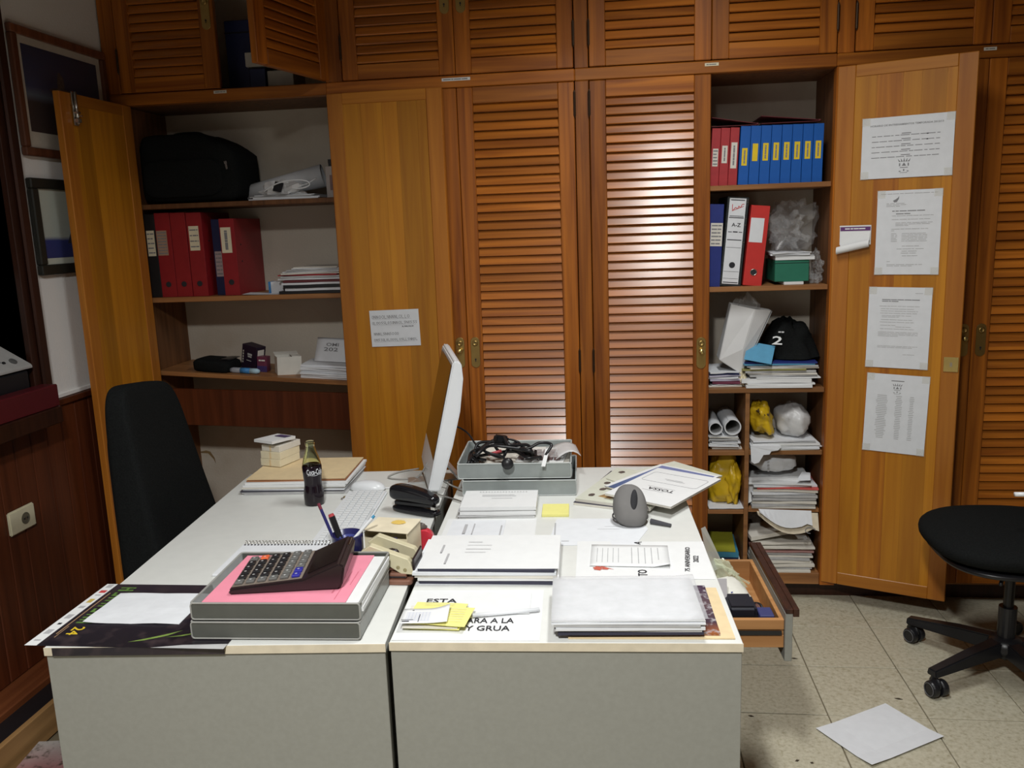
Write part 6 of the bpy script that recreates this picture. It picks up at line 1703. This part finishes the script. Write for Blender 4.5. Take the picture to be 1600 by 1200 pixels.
tag(O('marker_or_wedge', TUBE([(0.098, 2.205, ZD + 0.0075), (0.150, 2.178, ZD + 0.0055)], [0.0075, 0.0045], 12), mat('dark_slate_plastic', (0.06, 0.06, 0.07), 0.4)), 'dark slate wedge lying beside the grey case', 'pen')  # tapered stand-in for the dark wedge beside the case, not a pen

# ================================================================== contents of the open drawer
def ond(lx, ly, lz):
    """point in the right desk frame"""
    c, s = math.cos(AR), math.sin(AR)
    return (-0.4500 + lx * c - ly * s, 1.519 + lx * s + ly * c, lz)


zd = 0.5425
t = thing('leaflet', 'grey leaflet with a red emblem in the open drawer', 'leaflet', ond(0.715, 0.470, zd), AR, rx=R(-14))
O('sheet', B(-0.060, 0.035, 0, 0.006, 0, 0.115), mat('pale_grey_leaflet', (0.55, 0.53, 0.54), 0.6), t)
O('emblem', T(J(PRISM([(-0.02, 0.03), (0.012, 0.022), (-0.002, 0.045)], 0.0004), PRISM([(-0.022, 0.055), (0.0, 0.048), (-0.012, 0.075)], 0.0004)), loc=(0.002, -0.0008, 0), rx=R(90)), REDINK, t)
O('printed_lines', T(LINES([(-0.01, 0.022, 0.012, 0.005), (-0.03, 0.0, 0.105, 0.004)]), loc=(0, -0.0008, 0), rx=R(90)), INKB, t)
t = thing('dark_case', 'black squarish case in the open drawer', 'case', ond(0.775, 0.415, zd), AR)
O('body', B(-0.034, 0.036, 0, 0.085, 0, 0.074), mat('navy_black_leather', (0.010, 0.011, 0.018), 0.5), t, bevel=0.008, seg=3)
O('flap_seam', T(TUBE([(x, 0, z_) for x, z_ in RRECT(-0.028, 0.030, 0.006, 0.05, 0.014, 4)], 0.0008, 5, closed=True), loc=(0, -0.0004, 0)), BLACK, t)
O('clasp_band', B(-0.034, 0.036, -0.0012, -0.0002, 0.050, 0.053), BLACK, t)
t = thing('small_blue_box', 'small blue box in the corner of the open drawer', 'box', ond(0.829, 0.404, zd), AR)
O('body', B(-0.014, 0.020, 0, 0.05, 0, 0.048), mat('indigo_box', (0.030, 0.035, 0.12), 0.4), t, bevel=0.002)
O('pale_edge', B(-0.0142, 0.0202, -0.0008, 0.0, 0.036, 0.040), GREYP, t)
O('lid', B(-0.0145, 0.0205, 0.004, 0.051, 0.0482, 0.056), mat('indigo_lid', (0.045, 0.05, 0.15), 0.4), t, bevel=0.002)
t = thing('white_bag', 'folded white paper bag with scribbles in the open drawer', 'bag', ond(0.735, 0.555, zd + 0.002), AR + R(24), rx=R(18))
O('body', T(BLOB(0.080, 0.055, 0.036, 0.12, 21, 30, 16, 1.6, -0.03, 0.55), loc=(0, 0, 0.034)), mat('cream_white_paper', (0.70, 0.69, 0.62), 0.6), t, smooth=True)
O('scribble', T(J(TUBE(SPLINE([(-0.05, 0, 0), (-0.03, 0.012, 0), (-0.015, 0.006, 0), (-0.012, -0.01, 0)], 5), 0.0016, 5), LINES([(-0.05 + 0.02 * k, -0.044 + 0.02 * k, 0.026, 0.003) for k in range(4)])), loc=(0.0, -0.042, 0.056), rx=R(52)), INKB, t)
t = thing('plastic_bag', 'glossy clear pouch glinting in the open drawer', 'bag', ond(0.745, 0.640, zd + 0.010), AR + R(-30))
O('film', T(BLOB(0.075, 0.022, 0.052, 0.5, 63, 34, 22, 2.2, -0.042), loc=(0, 0, 0.043), ry=R(22)), mat('glossy_green_clear_film', (0.70, 0.74, 0.55), 0.06, alpha=0.42), t)
O('seam', T(B(-0.07, 0.07, -0.001, 0.001, 0.075, 0.080), ry=R(22)), mat('glossy_green_clear_film', (0.70, 0.74, 0.55), 0.06, alpha=0.42), t)
t = thing('plastic_sleeve', 'large translucent plastic sleeve rising from the back of the drawer', 'sleeve', ond(0.700, 0.600, zd + 0.012), AR + R(75))
O('film', ([(-0.10, 0, 0), (0.09, 0, 0), (0.11, -0.05, 0.05), (0.14, 0.005, 0.150), (0.10, 0.012, 0.158), (-0.06, -0.03, 0.10)], [(0, 1, 2, 5), (2, 3, 4, 5)]), mat('milky_film', (0.62, 0.66, 0.60), 0.15, alpha=0.75), t)
O('film_back', ([(-0.10, 0.004, 0), (0.09, 0.004, 0), (0.12, 0.02, 0.15), (-0.07, 0.0, 0.12)], [(0, 1, 2, 3)]), mat('milky_film', (0.62, 0.66, 0.60), 0.15, alpha=0.75), t)
t = thing('trinket', 'dark brown trinkets in the far corner of the drawer', 'trinket', ond(0.828, 0.500, zd), AR)
O('lump', T(BLOB(0.018, 0.03, 0.020, 0.4, 71, 20, 14, 2.0, -0.019), loc=(0, 0, 0.0195)), mat('red_brown_leather', (0.10, 0.035, 0.025), 0.5), t, smooth=True)
O('band', TUBE(SPLINE([(-0.01, 0.02, 0.036), (0.006, 0.0, 0.042), (0.012, -0.026, 0.030)], 6), 0.003, 6), BLACK, t, smooth=True)

# ================================================================== floor, chairs, right table
t = thing('floor_sheet', 'white sheet of paper lying on the tiled floor', 'paper', (0.7855, 2.417, 0.0004), R(32.0))
O('sheet', SHEET(0.297, 0.212, 0.0006, 8, 8, lambda u, v: 0.006 * max(0, 0.25 - v) / 0.25 + 0.004 * max(0, 0.25 - u) / 0.25), WHITE2, t)
for k, (x, y_, a, l) in enumerate([(0.905, 2.615, -20, 0.026), (0.628, 2.86, -15, 0.024), (0.42, 2.49, -20, 0.018), (0.515, 2.27, 15, 0.014), (0.555, 2.262, -35, 0.010)]):
    tag(O('floor_chip', T(PRISM([(-l / 2, -0.002), (0, -0.005), (l / 2, 0.0), (0.0, 0.004)], 0.0008), loc=(x, y_, 0.0003), rz=R(a)), mat('dark_chip', (0.05, 0.035, 0.02), 0.8)),
        ['dark fleck on the tile behind the floor paper', 'dark fleck on the tile below the open drawer', 'dark fleck beside the right desk panel', 'tiny dark fleck left of the floor paper', 'tiny dark fleck touching the shadow left of the floor paper'][k], 'fleck', 'flecks on the floor')
t = thing('floor_magazines', 'red and white magazines on the floor left of the desk', 'magazines', (-1.62, 2.03, 0.0), R(8))
for k, (m_, dz, dx) in enumerate([(GREYP, 0.0, 0.02), (REDFOLD, 0.012, 0.0), (picture('red_white_cover', [(0.0, (0.42, 0.40, 0.38)), (0.4, (0.30, 0.05, 0.06)), (1.0, (0.40, 0.37, 0.35))], 1, (0.05, 0.04, 0.03), 14), 0.024, -0.012)]):
    O('magazine_copy', B(-0.12 + dx, 0.11 + dx, -0.16, 0.16, dz, dz + 0.011), m_, t, bevel=0.001)

caster_tw = MESH('caster_wheel', T(LATHE([(0.006, -0.012), (0.025, -0.011), (0.0275, -0.006), (0.0275, 0.006), (0.025, 0.011), (0.006, 0.012)], 24), rx=R(90)), BLACK, smooth=False)
caster_rim = MESH('wheel_rim', T(TUBE([(0.021 * math.cos(R(a)), 0.021 * math.sin(R(a)), 0) for a in range(0, 360, 20)], 0.0018, 6, closed=True), rx=R(90)), mat('grey_rubber', (0.09, 0.09, 0.095), 0.5), smooth=True)


def swivel_base(ch, rad, angs, zhub=0.16, col_top=0.42, cast=None):
    O('gas_column', J(TUBE([(0, 0, 0.06), (0, 0, 0.24)], 0.028, 20), TUBE([(0, 0, 0.24), (0, 0, col_top)], 0.016, 16)), BLACK, ch, smooth=False)
    O('hub', LATHE([(0.03, 0.075), (0.055, 0.082), (0.06, 0.10), (0.05, 0.125), (0.032, 0.135)], 24), BLACK, ch, smooth=True)
    for k, a in enumerate(angs):
        c, s = math.cos(R(a)), math.sin(R(a))
        sec = [(0.03, 0.030, 0.078, 0.128), (rad * 0.5, 0.027, 0.074, 0.115), (rad + 0.012, 0.021, 0.064, 0.088)]
        V = []
        for (q, hw, z0, z1) in sec:
            for (yy, zz) in ((-hw, z0), (hw, z0), (hw * 0.75, z1), (-hw * 0.75, z1)):
                V.append((q * c - yy * s, q * s + yy * c, zz))
        F = [(0, 1, 2, 3), (11, 10, 9, 8)]
        for i in range(2):
            for j in range(4):
                F.append((4 * i + j, 4 * (i + 1) + j, 4 * (i + 1) + (j + 1) % 4, 4 * i + (j + 1) % 4))
        O('base_arm', (V, F), BLACK, ch, bevel=0.004, seg=2)
        ca_ = (cast[k] if cast else a + 70)
        cs = O('caster', J(TUBE([(0, 0, 0.030), (0, 0, 0.072)], 0.010, 10), T(BLOB(0.027, 0.011, 0.022, 0, 1, 18, 10), loc=(0.008, 0, 0.042))), BLACK, ch, loc=(rad * c, rad * s, 0), rz=R(ca_))
        for yy in (-0.017, 0.017):
            O('caster_wheel', caster_tw, parent=cs, loc=(0.014, yy, 0.0276))
            O('wheel_rim', caster_rim, parent=cs, loc=(0.014, yy + (0.0125 if yy > 0 else -0.0125), 0.0276))


ch = thing('office_chair', 'black swivel office chair cut off at the right edge of the picture', 'chair', (1.302, 2.800, 0), 0)
swivel_base(ch, 0.315, (208, 136, 64, -8, -80), cast=(-70, -60, 20, 80, 10))
g = BLOB(0.272, 0.262, 0.050, 0.0, 1, 48, 24, 1.0, None, 0.75)
O('seat', T(([(x, y_, z * (1.15 if z < 0 else 0.8) - 0.012 * (abs(x) / 0.27) ** 3) for x, y_, z in g[0]], g[1]), loc=(0, 0, 0.490)), BLACKF, ch, smooth=True)
O('seat_pan', T(BLOB(0.245, 0.235, 0.020, 0.0, 1, 40, 12, 1.0, None, 0.7), loc=(0, 0, 0.432)), BLACK, ch, smooth=True)
O('tilt_mechanism', B(-0.09, 0.11, -0.075, 0.075, 0.365, 0.425), BLACK, ch, bevel=0.008, seg=2)
O('tilt_lever', TUBE([(-0.05, -0.07, 0.40), (-0.12, -0.20, 0.405)], 0.006, 8), BLACK, ch, smooth=True)
O('back_stem', TUBE(SPLINE([(0.08, 0, 0.40), (0.26, 0, 0.40), (0.335, 0, 0.46), (0.345, 0, 0.62), (0.35, 0, 0.76)], 6), 0.018, 10), BLACK, ch, smooth=True)
g = BLOB(0.040, 0.205, 0.23, 0.0, 1, 36, 24, 1.0, None, 0.6)
O('backrest', T(([(x + 0.35 * y_ * y_ * -1, y_, z) for x, y_, z in g[0]], g[1]), loc=(0.315, 0, 0.80)), BLACKF, ch, smooth=True)

cl = thing('office_chair', 'tall backed black office chair behind the left desk', 'chair', (-1.165, 2.440, 0), R(4))
swivel_base(cl, 0.30, (20, 92, 164, 236, 308))
O('seat', T(BLOB(0.24, 0.24, 0.050, 0.0, 1, 40, 20, 1.0, None, 0.6), loc=(0.03, 0, 0.475)), BLACKF, cl, smooth=True)
O('seat_pan', T(BLOB(0.22, 0.22, 0.020, 0.0, 1, 32, 10, 1.0, None, 0.6), loc=(0.03, 0, 0.425)), BLACK, cl, smooth=True)
g = BLOB(1.0, 1.0, 0.340, 0.0, 1, 56, 44, 1.0, None, 0.30)
bk = []
for x, y_, z in g[0]:
    zz = z + 0.770
    u = (zz - 0.43) / 0.68
    f_ = min(1.0, max(0.0, u))
    front = -0.262 + 0.120 * (1 - f_) ** 1.2
    back = -0.335 + 0.015 * (1 - f_)
    hw = 0.178 + 0.075 * (1 - f_)
    xc, xh = (front + back) / 2, (front - back) / 2
    bk.append((xc + x * xh + 0.35 * y_ * y_ * hw * hw, y_ * hw, zz - 0.02 * y_ * f_))
O('backrest', (bk, g[1]), BLACKF, cl, smooth=True)
O('back_shell', T(BLOB(0.012, 0.15, 0.26, 0.0, 1, 36, 30, 1.0, None, 0.4), loc=(-0.330, 0, 0.77)), BLACK, cl, smooth=True)
O('back_stem', TUBE(SPLINE([(-0.02, 0, 0.42), (-0.20, 0, 0.42), (-0.335, 0, 0.46), (-0.345, 0, 0.66)], 6), 0.02, 10), BLACK, cl, smooth=True)

tb = thing('side_table', 'wooden table top with a white edge at the right border', 'table', (1.178, 2.480, 0))
poly = [(0.0, -1.1), (0.9, -1.1), (0.9, 0.0), (0.03, 0.0), (0.012, -0.006), (0.003, -0.018), (0.0, -0.03)]
O('table_top', PRISM(poly, 0.022, 0.717), W_TABLE, tb)
rim = [(0.9, 0.003, 0.735), (0.034, 0.003, 0.735), (0.014, -0.003, 0.735), (0.001, -0.017, 0.735), (-0.003, -0.034, 0.735), (-0.003, -0.060, 0.733)]
O('edge_band', TUBE(SPLINE(rim, 4), 0.0065, 8), WPLAS, tb, smooth=True)
O('leg_panel', B(0.55, 0.57, -1.0, -0.15, 0.0, 0.716), LAMEND, tb, bevel=0.002)
O('foot_rail', B(0.50, 0.62, -1.05, -0.1, 0.0, 0.03), BLACK, tb, bevel=0.004)
